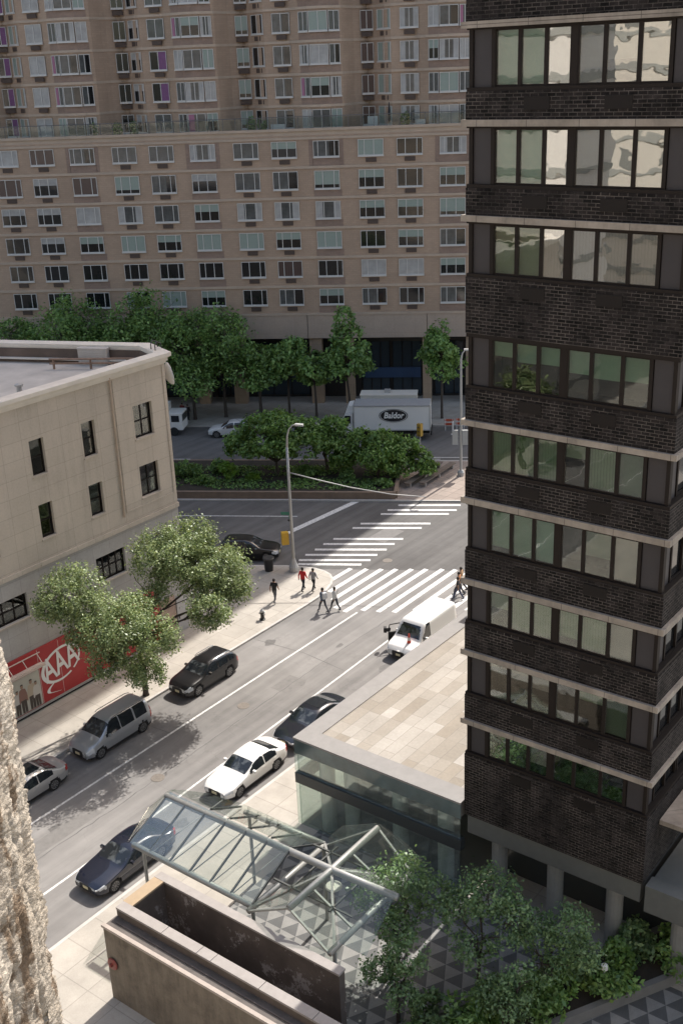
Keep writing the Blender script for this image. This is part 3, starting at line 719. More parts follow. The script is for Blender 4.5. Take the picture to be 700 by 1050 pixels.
# ------------------------------------------------------------------ limestone corner building on the left
ab = thing('corner_building', 'beige limestone three storey corner building with flat roof and red shop hoarding', 'building', (30, 48.7, 0))
FY = 48.7
outer = [(-30, FY), (46.15, FY), (47.1, 51.2), (32.4, 86), (-30, 86)]
def inset(poly, d):
    n = len(poly); out = []
    for i in range(n):
        a, b, c = Vector(poly[i-1]), Vector(poly[i]), Vector(poly[(i+1) % n])
        d1, d2 = (b-a).normalized(), (c-b).normalized()
        n1, n2 = Vector((-d1.y, d1.x)), Vector((-d2.y, d2.x))
        bis = (n1+n2).normalized(); out.append(tuple(b+bis*d/max(.3, bis.dot(n1))))
    return out
def ring(mb, po, pi, z0, z1):
    n = len(po); vs = [(x, y, z) for z in (z0, z1) for p in (po, pi) for x, y in p]
    fs = []
    for i in range(n):
        j = (i+1) % n
        fs += [(i, j, 2*n+j, 2*n+i), (n+j, n+i, 3*n+i, 3*n+j), (2*n+i, 2*n+j, 3*n+j, 3*n+i), (j, i, n+i, n+j)]
    mb.add(vs, fs)
AW = [(35.72, 36.7, 13.78, 15.8), (39.36, 40.34, 13.78, 15.82), (43.3, 44.82, 13.78, 15.8), (31.9, 32.9, 13.78, 15.8), (27.6, 28.6, 13.78, 15.8), (35.74, 36.7, 10.1, 12.1), (39.34, 40.36, 10.16, 12.1), (43.31, 44.84, 10.08, 12.06), (31.9, 32.9, 10.1, 12.1), (27.6, 28.6, 10.1, 12.1)]
GW = [(39.22, 41.45, 5.95, 7.55), (31.0, 34.15, 6.05, 7.5), (24.5, 27.0, 6.0, 7.5), (43.4, 45.3, 5.95, 7.5)]
def wall_with_holes(mb, x0, x1, z0, z1, holes, y, depth):
    xs = sorted({x0, x1, *[h[0] for h in holes], *[h[1] for h in holes]}); zs = sorted({z0, z1, *[h[2] for h in holes], *[h[3] for h in holes]})
    for a, b in zip(xs, xs[1:]):
        run = None
        for c, d in zip(zs, zs[1:]):
            hole = any(h[0] <= a and b <= h[1] and h[2] <= c and d <= h[3] for h in holes)
            if hole:
                if run: mb.add([(a, y, run[0]), (b, y, run[0]), (b, y, run[1]), (a, y, run[1])], [(0, 1, 2, 3)]); run = None
            else: run = (run[0], d) if run else (c, d)
        if run: mb.add([(a, y, run[0]), (b, y, run[0]), (b, y, run[1]), (a, y, run[1])], [(0, 1, 2, 3)])
    for a, b, c, d in holes:
        mb.add([(a, y, c), (b, y, c), (b, y, d), (a, y, d), (a, y+depth, c), (b, y+depth, c), (b, y+depth, d), (a, y+depth, d)], [(0, 1, 5, 4), (1, 2, 6, 5), (2, 3, 7, 6), (3, 0, 4, 7)])
u_ = MB(); wall_with_holes(u_, -30, 46.15, 8.72, 18.0, AW, FY, .32)
n_ = len(outer)
for i in range(1, n_):
    a, b = outer[i], outer[(i+1) % n_]; u_.add([(a[0], a[1], 8.72), (b[0], b[1], 8.72), (b[0], b[1], 18.0), (a[0], a[1], 18.0)], [(0, 1, 2, 3)])
wk = MB(); ring(wk, inset(outer, .02), inset(outer, .42), 17.2, 17.95); wk.build('parapet', LIME, ab)
u_.build('limestone_wall', LIME, ab)
l_ = MB(); wall_with_holes(l_, -30, 46.15, .1, 8.72, GW, FY+.03, .3)
li_ = inset(outer, .03)
for i in range(1, n_):
    a, b = li_[i], li_[(i+1) % n_]; l_.add([(a[0], a[1], .1), (b[0], b[1], .1), (b[0], b[1], 8.72), (a[0], a[1], 8.72)], [(0, 1, 2, 3)])
l_.build('granite_wall', GRANITE, ab)
lg = MB(); ring(lg, inset(outer, -.07), inset(outer, .1), 8.60, 8.86); lg.build('string_course', LIME, ab)
k_ = MB(); ring(k_, inset(outer, -.10), inset(outer, .30), 17.80, 17.95); ring(k_, inset(outer, -.20), inset(outer, .40), 17.953, 18.17); ring(k_, inset(outer, -.40), inset(outer, .46), 18.23, 18.45); ring(k_, inset(outer, -.30), inset(outer, .44), 18.172, 18.228)
k_.build('cornice', CORNICE, ab)
rf = MB(); rf.prism(inset(outer, .3), 16.3, 17.3); rf.build('roof', ROOFDK, ab)
ip = MB(); pi_, po_ = inset(outer, .52), inset(outer, .43)
fl2 = MB(); ring(fl2, po_, pi_, 17.0, 18.16)
lg2 = MB(); ring(lg2, inset(outer, .525), inset(outer, .80), 17.52, 17.60); lg2.build('flashing_ledge', CORNICE, ab)
fl2.build('parapet_flashing', mat('lead_flashing', (.105, .075, .060), .6, nvar=.35, nscale=.8), ab)
iw = MB(); iw.box(-30, 45.5, FY+1.0, FY+1.2, .2, 16); iw.build('inner_dark', DARKIN, ab)
for (a, b, c, d) in AW+GW:
    y = FY+.2; f = MB(); fw = .07
    f.box(a, a+fw, y, y+.1, c, d); f.box(b-fw, b, y, y+.1, c, d); f.box(a+fw, b-fw, y, y+.1, c, c+fw); f.box(a+fw, b-fw, y, y+.1, d-fw, d)
    mid = (c+d)/2
    f.box(a+fw, b-fw, y+.01, y+.09, mid-.035, mid+.035)
    nb_ = 2 if b-a > 1.2 else 1
    for i in range(1, nb_): f.box(a+(b-a)*i/nb_-.035, a+(b-a)*i/nb_+.035, y+.012, y+.088, c+fw, d-fw)
    if b-a > 2:
        for q_ in (.28, .74): f.box(a+(b-a)*q_-.035, a+(b-a)*q_+.035, y+.012, y+.088, c+fw, d-fw)
    o = f.build('window', BRONZE, ab)
    p = MB(); p.box(a+fw, b-fw, y+.04, y+.06, c+fw, d-fw); p.build('pane', WINLO, o)
    if (a, c) == (43.31, 10.08):
        x = MB(); x.box(a+.05, b-.05, y+.105, y+.12, c, d); x.build('blind', mat('lilac_curtain', (.42, .30, .40), .7, nvar=.15), o)
    elif a in (39.22, 31.0):
        x = MB(); x.box(a+.05, b-.05, y+.105, y+.12, c, c+.7); x.build('blind', mat('grey_blind', (.20, .19, .18), .7, nvar=.2), o)
    elif a in (35.72, 35.74, 39.34):
        x = MB(); x.box(a+.05, b-.05, y+.105, y+.12, mid-.1, d); x.build('blind', mat('sage_blind', (.15, .17, .14), .7, nvar=.1), o)
    sl = MB(); sl.box(a-.06, b+.06, FY-.06, FY+.16, c-.09, c-.001); sl.build('sill', LIME, o)
dp = MB(); dp.tube([(41.75, FY-.07, 18.0), (41.7, FY-.07, 9.4)], .055, 8); dp.build('drain_pipe', BANDM, ab)
fr_ = MB()
for x in (42.0, 45.95): fr_.box(x-.05, x+.05, FY-.035, FY-.002, 9.55, 17.7)
fr_.box(42.05, 45.9, FY-.034, FY-.002, 9.55, 9.66); fr_.build('raised_moulding', LIME, ab)
# red hoarding with logo, poster, top light ledge
RED = mat('red_panel', (.36, .028, .03), .45, nvar=.06, nscale=1.2); WHT = mat('white_letter', (.74, .73, .70), .5)
hb = MB(); hb.box(20, 43.6, FY-.10, FY-.004, .45, 3.95); ho = hb.build('red_hoarding', RED, ab)
gap_ = MB(); gap_.box(20, 43.6, FY-.02, FY-.003, .131, .30); gap_.build('base_gap_shade', DARKIN, ab)  # black strip painted in for the shaded gap under the hoarding
be = MB(); be.box(20, 43.6, FY-.13, FY-.004, .30, .44); be.build('hoarding_base', mat('grey_plinth', (.33, .32, .30), .6, nvar=.1), ab)
for x in (31.95, 34.12, 35.62, 37.9, 40.2, 42.0): sj = MB(); sj.box(x-.012, x+.012, FY-.108, FY-.10, .5, 3.9); sj.build('panel_joint', mat('pale_joint', (.55, .42, .40), .6), ho)
po = MB(); po.box(32.02, 34.05, FY-.125, FY-.102, .5, 2.72); pp = po.build('poster', mat('poster_paper', (.44, .43, .37), .5, nvar=.12, nscale=1.5), ab)
SKINP = mat('poster_skin', (.30, .19, .13), .6); SHP = [mat('poster_shirt_white', (.50, .47, .42), .6), mat('poster_shirt_brown', (.24, .13, .10), .6), mat('poster_shirt_tan', (.42, .35, .26), .6)]
DKP = mat('poster_dark', (.07, .055, .045), .6)
for i, (cx, h_, lean) in enumerate(((32.36, 1.60, .03), (32.80, 1.86, -.02), (33.36, 1.92, .02), (33.76, 1.66, -.03))):
    f = MB(); y = FY-.129-.002*i
    def poly(pts, mi): f.add([(cx+x*h_/1.8+lean*z, y-.0006*mi, .53+z*h_/1.8) for x, z in pts], [tuple(range(len(pts)))], mi)
    poly([(-.17, 0), (-.02, 0), (0, .62), (.02, 0), (.17, 0), (.19, .78), (-.19, .78)], 2)
    poly([(-.18, .72), (.18, .72), (.25, .62), (.30, .70), (.27, 1.15), (.20, 1.42), (.07, 1.48), (-.07, 1.48), (-.20, 1.42), (-.27, 1.15), (-.30, .70), (-.25, .62)], 0)
    poly([(.095*math.cos(t), 1.60+.125*math.sin(t)) for t in [2*PI*k/12 for k in range(12)]], 1)
    poly([(.105*math.cos(t), 1.67+.09*math.sin(t)) for t in [PI*k/8 for k in range(9)]], 2)
    f.build('poster_figure', [SHP[i % 3], SKINP, DKP], pp)
# lettering
def flat_text(txt, size, cx, cz, y, m_, parent, rot=0, name='letters', sx=1, bold=.02):
    me = text_mesh(txt, size, .006, 0, bold); me.materials.append(m_)
    me.transform(Matrix.Translation((cx, y, cz)) @ Matrix.Rotation(PI/2, 4, 'X') @ Matrix.Rotation(rot, 4, 'Z') @ Matrix.Diagonal((sx, 1, 1, 1)))
    me.transform(root_matrix(parent).inverted()); o = link(name, me, parent); return o
flat_text('AAA', 2.1, 35.62, 2.42, FY-.118, WHT, ho, R(10), 'logo_letters', .60, .03)
ov = MB(); NN = 44; vs = []; tilt = R(14)
for k in range(NN+1):
    t = R(-62)+k/NN*R(350); wd = .055+.05*abs(math.sin(t*.5+.3))
    for rr in (1-wd, 1+wd*.6):
        x, z = 1.40*rr*math.cos(t), .98*rr*math.sin(t); vs.append((35.65+x*math.cos(tilt)-z*math.sin(tilt), FY-.116, 2.38+x*math.sin(tilt)+z*math.cos(tilt)))
ov.add(vs, [(2*k, 2*k+1, 2*k+3, 2*k+2) for k in range(NN)])
ov.build('logo_oval', WHT, ho)
swt = MB(); pts = []
for k in range(15):
    t = k/14; x = 35.15-.55*math.sin(t*PI*.9)-.12*t; z = 1.48-.78*t; wd = .05+.06*math.sin(t*PI)
    if t > .75: x += (t-.75)*2.2
    pts.append((x-wd, FY-.117, z)); pts.append((x+wd, FY-.117, z))
swt.add(pts, [(2*k, 2*k+1, 2*k+3, 2*k+2) for k in range(14)]); swt.build('logo_tail', WHT, ho)
flat_text('AAA', .95, 40.9, 2.4, FY-.118, WHT, ho, R(6), 'logo_letters', .8, .02)
# projecting light ledge over the poster
lt = MB(); lt.box(20, 34.3, FY-.55, FY-.102, 3.02, 3.10); lt.bar((20, FY-.55, 3.22), (34.3, FY-.55, 3.22), .05, .05); lt.bar((20, FY-.12, 3.72), (34.3, FY-.12, 3.72), .05, .05)
for x in np.arange(20.1, 34.4, 1.0): lt.bar((x, FY-.55, 3.2), (x, FY-.12, 3.70), .04, .04)
lt.build('light_ledge', mat('ledge_pale', (.60, .52, .45), .5), ab)
# posters and door near the corner
pb = MB(); pb.box(43.75, 45.0, FY-.08, FY-.004, .5, 2.9); pb.build('poster', mat('poster_tan', (.34, .24, .19), .5, nvar=.4, nscale=1.7), ab)
dr = MB(); dr.box(45.15, 46.1, FY-.05, FY-.004, .15, 2.6); do = dr.build('door', mat('pale_door', (.42, .41, .40), .5), ab)
dh = MB(); dh.box(45.25, 45.30, FY-.09, FY-.051, 1.1, 1.4); dh.build('handle', BLACKM, do)
# things on the roof and wall, each its own
hv = MB(); hv.box(0, 1.9, 0, .55, 0, 1.0)
for i in range(6): hv.box(.12, 1.78, -.03, -.001, .12+.13*i, .19+.13*i)
hv.box(-.04, 1.94, -.04, .59, 1.0, 1.06)
hvo = hv.build('air_unit', mat('pale_metal', (.46, .43, .40), .5, nvar=.1), None); hvo.location = (44.6, 54.6, 17.3); hvo.rotation_euler = (0, 0, R(-67)); tag(hvo, 'pale louvred air unit standing against the far roof parapet', 'air unit')
pi2 = MB()
for dz, dx in ((.35, 0), (.62, .0)):
    pi2.tube([(43.0, 55.4, 17.3+dz), (45.6, 50.9, 17.3+dz), (45.9, 50.0, 17.3+dz)], .06, 8)
for t in (0.05, .5, .95): pi2.box(43.0+2.6*t-.05, 43.0+2.6*t+.05, 55.4-4.5*t-.05, 55.4-4.5*t+.05, 17.3, 17.9)
tag(pi2.build('roof_pipe', mat('rusty_pipe', (.26, .17, .12), .7, nvar=.3)), 'rusty pipes running along the roof corner of the limestone building', 'pipe')
ld = MB()
for s_ in (0, .5):
    ld.tube([(46.2+s_*.3, 49.4+s_, 17.2), (46.2+s_*.3, 49.4+s_, 18.75), (46.45+s_*.3, 49.5+s_, 18.95), (46.75+s_*.3, 49.5+s_, 18.8), (46.85+s_*.3, 49.5+s_, 18.46)], .035, 6)
for zz in (17.5, 17.9, 18.3): ld.tube([(46.2, 49.4, zz), (46.35, 49.9, zz)], .02, 6)
tag(ld.build('roof_ladder', BLACKM), 'black ladder rails hooked over the roof corner', 'ladder')
dsh = MB(); dsh.lathe([(.05, .0), (.35, .06), (.62, .2), (.72, .36), (.70, .37), (.6, .23), (.33, .09), (.04, .04)], 20)
dso = dsh.build('satellite_dish', mat('dish_white', (.60, .60, .58), .4), None, smooth=True); dso.location = (46.95, 49.6, 16.75); dso.rotation_euler = (R(82), 0, R(62))
tag(dso, 'round white satellite dish on the corner of the limestone building', 'satellite dish')
dar = MB(); dar.tube([(0, 0, 0), (0, 0, -.5)], .04, 6); dar.build('bracket', GALV, dso, world=False)
vt = MB(); vt.lathe([(.16, 0), (.16, .5), (.24, .52), (.24, .62), (.05, .7)], 12, (38.2, 52.2, 17.3)); tag(vt.build('roof_vent', GALV), 'short galvanised vent standing on the limestone building roof', 'vent')

# ------------------------------------------------------------------ buildings behind the viewpoint that the panes mirror and that close the street
def backdrop_block(name, lab, x0, x1, y0, y1, h_, m_):
    t = thing(name, lab, 'building', ((x0+x1)/2, (y0+y1)/2, 0))
    b_ = MB(); b_.box(x0, x1, y0, y1, 0, h_); b_.box(x0-.3, x1+.3, y0-.3, y1+.3, h_, h_+.6); b_.build('wall', m_, t)
    for z in np.arange(3, h_-1, 4.1): q = MB(); q.box(x0-.15, x1+.15, y0-.15, y1+.15, z, z+.7); q.build('floor_band', mat('far_band', (.25, .25, .23), .8), t)
    w_ = MB()
    for z in np.arange(4, h_-2.4, 8.2):
        for y in np.arange(y0+1.5, y1-2, 5.4): w_.box(x1-.1, x1+.04, y, y+1.5, z, z+1.9)
    o = w_.build('windows', mat('far_pane', (.16, .16, .15), .4), t); o['kind'] = 'stuff'
backdrop_block('apartment_building', 'tall pale stone apartment block further down the side street', -112, -74, 22, 93, 76, mat('pale_stone_wall', (.50, .46, .40), .8, nvar=.1))
backdrop_block('apartment_building', 'pale grey apartment block added out of view to bounce sunlight and fill reflections', -40, -31, 48.8, 92, 58, mat('pale_grey_wall', (.55, .52, .48), .8, nvar=.1))  # unseen block added for bounced sunlight and for the panes to mirror
backdrop_block('apartment_building', 'tan brick apartment block behind the viewpoint', -40, -12, -40, 14, 60, mat('tan_wall', (.42, .36, .29), .8, nvar=.1))
# ------------------------------------------------------------------ vehicles
CGLASS = mat('car_glass', (.016, .020, .024), .05, spec=.7, coat=.4)
WSCR = NT('windscreen')
_n = WSCR.noise(2.4, detail=3); WSCR.out(WSCR.mix(WSCR.rng(_n, .5, .62, 0, 1), (.014, .018, .022), (.085, .095, .10)), .05, .7)
WSCR = WSCR.m
TYRE = mat('tyre_rubber', (.016, .016, .016), .85); RIMM = mat('alloy_rim', (.30, .30, .30), .35, metal=.7)
TRIM = mat('black_trim', (.016, .016, .017), .55); LAMP = mat('headlamp_lens', (.55, .57, .58), .1, coat=.5); TAIL = mat('tail_lamp', (.32, .015, .012), .2, coat=.5)
CHROME = mat('chrome_trim', (.55, .55, .56), .2, metal=.9); PLATE = mat('licence_plate', (.62, .56, .36), .5)
def paint(name, c, rough=.35, metal=.0, coat=.5): return mat('paint_'+name, c, rough, metal=metal, coat=coat)
def interp(pts, u):
    if u <= pts[0][0]: return pts[0][1]
    for (a, fa_), (b, fb) in zip(pts, pts[1:]):
        if u <= b: return fa_+(fb-fa_)*(u-a)/(b-a)
    return pts[-1][1]
def smooth(pts, u, r=.10):
    return sum(interp(pts, u+r*k) for k in (-1.5, -.75, 0, .75, 1.5))/5
SEDAN = dict(L=4.85, W=1.84, top=[(0, .60), (.05, .70), (.5, .80), (1.30, .93), (1.45, .97), (2.25, 1.36), (2.6, 1.43), (3.2, 1.42), (3.55, 1.36), (4.3, 1.05), (4.75, 1.03), (4.85, .93)],
             belt=[(0, .52), (.3, .68), (1.4, .86), (3.9, .95), (4.6, .95), (4.85, .82)], cowl=1.42, rf=2.2, rb=3.5, rw=4.28, wins=[(1.95, 2.86), (2.94, 3.80)], wheels=(.93, 3.78), r=.335)
SUV = dict(L=4.55, W=1.84, top=[(0, .66), (.05, .84), (.5, .97), (1.20, 1.05), (1.35, 1.09), (2.05, 1.52), (2.5, 1.62), (3.6, 1.60), (4.0, 1.54), (4.4, 1.15), (4.52, 1.02), (4.55, .8)],
           belt=[(0, .58), (.3, .78), (1.3, .96), (3.9, 1.08), (4.4, 1.02), (4.55, .7)], cowl=1.30, rf=2.0, rb=3.95, rw=4.40, wins=[(1.8, 2.62), (2.70, 3.50), (3.58, 4.02)], wheels=(.88, 3.55), r=.36)
VAN = dict(L=4.80, W=1.86, top=[(0, .64), (.05, .86), (.4, .98), (.85, 1.10), (1.0, 1.16), (1.75, 1.74), (2.1, 1.83), (4.3, 1.82), (4.6, 1.76), (4.74, 1.2), (4.8, .8)],
           belt=[(0, .58), (.3, .80), (1.0, 1.02), (2.2, 1.08), (4.4, 1.10), (4.7, 1.05), (4.8, .7)], cowl=.95, rf=1.70, rb=4.56, rw=4.72, wins=[(1.55, 2.35), (2.44, 3.38), (3.48, 4.28)], wheels=(.86, 3.92), r=.34)
WTRUCK = dict(L=5.5, W=2.02, top=[(0, .62), (.05, .88), (.4, 1.0), (.95, 1.12), (1.1, 1.2), (1.62, 1.95), (1.8, 2.08), (5.2, 2.10), (5.42, 2.05), (5.48, 1.2), (5.5, .8)],
              belt=[(0, .6), (.3, .84), (1.0, 1.05), (2.2, 1.15), (5.2, 1.2), (5.45, 1.1), (5.5, .7)], cowl=1.06, rf=1.60, rb=6, rw=6, wins=[(1.5, 2.2)], wheels=(.9, 4.5), r=.36)
def make_car(name, label, cat, loc, rz, sp, pm, group=None, roof_rail=False, sunroof=False, dark_roof=None, tailplate=True, open_door=False):
    L_, W_ = sp['L'], sp['W']
    root = thing(name, label, cat, loc, rz, group)
    nu = int(L_/.055); us_ = [L_*i/nu for i in range(nu+1)]
    NL, NC = 7, 15
    def section(u):
        e = min(u, L_-u)
        plan = 1-.20*max(0, 1-e/.55)**2-.05*max(0, 1-e/.12)**2
        wm = W_/2*plan
        zb = .21+.10*max(0, 1-e/.5)
        zt, zl = smooth(sp['top'], u), smooth(sp['belt'], u); zl = min(zl, zt-.03)
        h = zt-zl; k = min(1, max(0, h-.12)/.3); p = 2.6+(2.6 if 'sq' not in sp else 7)*k; lean = (.30 if 'sq' not in sp else .08)*k
        pts = []
        for i in range(NL):
            t = i/(NL-1); z = zb+(zl-zb)*t
            y = wm*(.93+.07*math.sin(min(1, t*1.25)*PI/2)-.035*max(0, t-.7)/.3)
            if .42 < t < .6: y -= .008
            pts.append((y, z))
        wb = pts[-1][0]
        for i in range(1, NC+1):
            th = PI/2*i/NC; cy, cz = max(0, math.cos(th))**(2/p), math.sin(th)**(2/p)
            z = zl+h*cz; pts.append((wb*cy*(1-lean*(z-zl))*(1-.02*k), z))
        return pts, zl, zt, wb, k, wm
    secs = [section(u) for u in us_]
    P = NL+NC
    parts = {}
    def put(tag_, q, flip=False):
        parts.setdefault(tag_, []).append(q[::-1] if flip else q)
    X = lambda u: L_/2-u
    wu = sp['wheels']; wr = sp['r']
    for i in range(nu):
        (a, zla, zta, wba, ka, wma), (b, zlb, ztb, wbb, kb, wmb) = secs[i], secs[i+1]
        um = (us_[i]+us_[i+1])/2
        for j in range(P-1):
            q = [(us_[i], *a[j]), (us_[i+1], *b[j]), (us_[i+1], *b[j+1]), (us_[i], *a[j+1])]
            ym = sum(c[1] for c in q)/4; zm = sum(c[2] for c in q)/4; zl = (zla+zlb)/2; zt = (zta+ztb)/2; cap = j >= NL-1
            frac = (j-NL+1)/NC
            kk = min(ka, kb); t_ = 'body'
            if not cap:
                if min(math.hypot(um-wu[0], zm-wr), math.hypot(um-wu[1], zm-wr)) < wr+.055: continue
                if zm < .33: t_ = 'trim'
                if um < .42 and zm > .56 and ym > W_*.27: t_ = 'headlight'
                if um > L_-.30 and zm > .70 and ym > W_*.27: t_ = 'taillight'
            else:
                slant = sp['cowl']+.03 < um < sp['rf'] and kk > .04
                rslant = sp['rb'] < um < sp['rw']-.02 and kk > .04
                if slant and frac > .40 and ym < wba*(1-.3*(zm-zl))-.10: t_ = 'windshield'
                elif rslant and frac > .40 and ym < wba*(1-.3*(zm-zl))-.12: t_ = 'rear_window'
                elif zm > zl+.035 and zm < zt-.085 and frac < .62:
                    for wi, (w0, w1) in enumerate(sp['wins']):
                        if w0-.28*max(0, 1-wi)*(1-(zm-zl)/.4) < um < w1: t_ = 'side%d' % wi
                if um < .36 and frac < .22 and ym > W_*.30 and zm > .56: t_ = 'headlight'
                if um > L_-.22 and frac < .3 and ym > W_*.30 and zm > .6: t_ = 'taillight'
            for sgn in (1, -1):
                qq = [(X(c[0]), sgn*c[1], c[2]) for c in q]
                tt = t_+('L' if sgn > 0 else 'R') if (t_.startswith('side') or t_ in ('headlight', 'taillight')) else t_
                put(tt, qq, flip=(sgn > 0))
    for u, idx, front in ((0, 0, True), (L_, nu, False)):           # end caps
        a = secs[idx][0]
        ncol = 10
        for j in range(P-1):
            for c in range(ncol):
                f0, f1 = -1+2*c/ncol, -1+2*(c+1)/ncol
                x = X(u)
                q = [(x, f0*a[j][0], a[j][1]), (x, f1*a[j][0], a[j][1]), (x, f1*a[j+1][0], a[j+1][1]), (x, f0*a[j+1][0], a[j+1][1])]
                fm, zm = abs((f0+f1)/2), (a[j][1]+a[j+1][1])/2; sd_ = 'L' if f0+f1 > 0 else 'R'
                t_ = 'body'
                if front:
                    if zm < .36: t_ = 'trim'
                    elif fm < .62 and zm < secs[0][2]-.02: t_ = 'grille'
                    elif fm > .62 and zm > .5: t_ = 'headlight'+sd_
                else:
                    if zm < .40: t_ = 'trim'
                    elif fm > .55 and zm > .62: t_ = 'taillight'+sd_
                put(t_, q, flip=not front)
    mats_ = {'body': pm, 'trim': TRIM, 'windshield': WSCR, 'rear_window': CGLASS, 'headlight': LAMP, 'taillight': TAIL, 'grille': TRIM}
    for k_, qs in parts.items():
        base = k_.rstrip('LR') if k_[:4] in ('side', 'head', 'tail') else k_
        nm = 'side_window' if base.startswith('side') else base
        vmap = {}; vs = []; fs = []
        for q in qs:
            f = []
            for v in q:
                key = (round(v[0], 4), round(v[1], 4), round(v[2], 4))
                if key not in vmap: vmap[key] = len(vs); vs.append(v)
                if not f or f[-1] != vmap[key]: f.append(vmap[key])
            if len(set(f)) >= 3: fs.append(tuple(dict.fromkeys(f)))
        mb = MB(); mb.add(vs, fs); mm = mats_.get(nm, CGLASS)
        mb.build(nm if nm != 'trim' else 'sill_trim', mm, root, smooth=True, world=False)
    ub_ = MB(); ub_.box(-L_/2+.25, L_/2-.25, -W_/2+.16, W_/2-.16, .19, .62); ub_.build('underbody', TRIM, root, world=False)
    for u in wu:
        for s_ in (1, -1):
            w_ = MB(); yo = s_*(W_/2-.02); yi = s_*(W_/2-.24)
            n = 22; ring_ = [(wr*.70, yo), (wr*.95, yo), (wr, yo-s_*.03), (wr, yi)]
            vs = [(r*math.cos(2*PI*k/n), y, r*math.sin(2*PI*k/n)) for r, y in ring_ for k in range(n)]
            fs = [(i*n+k, i*n+(k+1) % n, (i+1)*n+(k+1) % n, (i+1)*n+k) for i in range(3) for k in range(n)]+[tuple(3*n+k for k in range(n))]
            w_.add(vs, fs); wo = w_.build('wheel', TYRE, root, smooth=False, world=False); wo.location = (X(u), 0, wr)
            rm = MB(); yr = yo-s_*.015; vs = []; fs = []
            for k in range(10):
                a0, a1 = 2*PI*k/10, 2*PI*(k+.55)/10
                vs += [(.05*math.cos(a0), yr, .05*math.sin(a0)), (wr*.70*math.cos(a0), yr+s_*.003, wr*.70*math.sin(a0)), (wr*.70*math.cos(a1), yr+s_*.003, wr*.70*math.sin(a1)), (.05*math.cos(a1), yr, .05*math.sin(a1))]; fs.append((4*k, 4*k+1, 4*k+2, 4*k+3))
            o_ = len(vs); vs += [(wr*f*math.cos(2*PI*k/n), yr-s_*.004+s_*.008*(f > .6), wr*f*math.sin(2*PI*k/n)) for f in (.62, .72) for k in range(n)]
            fs += [(o_+k, o_+(k+1) % n, o_+n+(k+1) % n, o_+n+k) for k in range(n)]
            o_ = len(vs); vs += [(wr*.16*math.cos(2*PI*k/n), yr+s_*.006, wr*.16*math.sin(2*PI*k/n)) for k in range(n)]; fs.append(tuple(o_+k for k in range(n)))
            o_ = len(vs); vs += [(wr*.70*math.cos(2*PI*k/n), yr-s_*.05, wr*.70*math.sin(2*PI*k/n)) for k in range(n)]
            rm.add(vs, fs); rm.build('rim', RIMM, wo, world=False)
    for s_ in (1, -1):
        m_ = MB(); uc = sp['cowl']+.55; zl = interp(sp['belt'], uc)
        m_.obox((X(uc), s_*(W_/2+.07), zl+.09), (.06, -s_*.02*0, 0), (0, .10, 0), (0, 0, .065)); m_.bar((X(uc)-.02, s_*(W_/2-.09), zl+.02), (X(uc), s_*(W_/2+.02), zl+.06), .05, .04)
        m_.build('side_mirror', pm, root, world=False)
    pl_ = MB(); pl_.box(L_/2+.003, L_/2+.02, -.16, .16, .42, .56); pl_.build('license_plate', PLATE, root, world=False)
    for wi in (0, 1) if len(sp['wins']) > 1 else (0,):
        for s_ in (1, -1):
            uh = sp['wins'][wi][1]-.06; h_ = MB(); zz = interp(sp['belt'], uh)-.10
            h_.box(X(uh)-.02, X(uh)+.16, s_*(W_/2-.012)-.015, s_*(W_/2-.012)+.015, zz-.02, zz+.02); h_.build('door_handle', pm, root, world=False)
    if roof_rail:
        for s_ in (1, -1):
            rr = MB(); zt = interp(sp['top'], sp['rf']+.6); rr.tube([(X(sp['rf']+.25), s_*W_*.34, zt-.06), (X(sp['rf']+.45), s_*W_*.345, zt+.01), (X(sp['rb']-.4), s_*W_*.345, zt+.005), (X(sp['rb']-.1), s_*W_*.34, zt-.08)], .02, 6); rr.build('roof_rail', CHROME, root, world=False)
    if sunroof:
        sr = MB(); zt = interp(sp['top'], sp['rf']+.75); sr.obox((X(sp['rf']+.75), 0, zt+.004), (.38, 0, -.012), (0, .46, 0), (0, 0, .012)); sr.build('sunroof', CGLASS, root, world=False)
    return root
GP = 'cars parked along the side street kerb'
PI_ = PI
WHITEP = paint('white', (.74, .73, .70), .3); NAVY = paint('navy', (.008, .011, .024), .25, .2, 1); BLACKP = paint('black', (.006, .006, .007), .3, 0, .6)
SILV = paint('silver', (.40, .42, .44), .32, .55, .7); SILV2 = paint('pale_silver', (.46, .46, .45), .32, .5, .7); DGREEN = paint('dark_blue_black', (.010, .013, .020), .25, .1, 1)
def xy_from_near(fx, rx, sp):      # world X of the front and rear wheel centres -> centre
    w0, w1 = sp['wheels']; return (fx+rx)/2+((w0+w1)/2-sp['L']/2)*-1*-1
def car_at(name, label, cat, xfront_wheel, y_side, sp, pm, **kw):
    # parked nose towards -X; near side (towards the viewpoint) at y_side
    cx = xfront_wheel+(sp['L']/2-sp['wheels'][0])
    return make_car(name, label, cat, (cx, y_side+sp['W']/2, 0), PI, sp, pm, group=GP, **kw)
S2 = dict(SEDAN); S2.update(L=4.95, W=1.87)
car_at('parked_car', 'white four door saloon parked at the kerb in front of the glass canopy', 'car', 34.15, 33.55, SEDAN, WHITEP)
car_at('parked_car', 'dark navy saloon parked partly under the glass canopy', 'car', 25.75, 33.5, S2, NAVY)
car_at('parked_car', 'dark saloon parked beside the glass pavilion, ahead of the white van', 'car', 39.55, 33.6, SEDAN, DGREEN, sunroof=True)
car_at('parked_van', 'silver passenger van parked in the tree shade by the left kerb', 'van', 32.6, 42.05, VAN, SILV, roof_rail=True)
car_at('parked_car', 'black sport utility car parked by the left kerb behind the silver van', 'car', 40.2, 42.15, SUV, BLACKP, roof_rail=True)
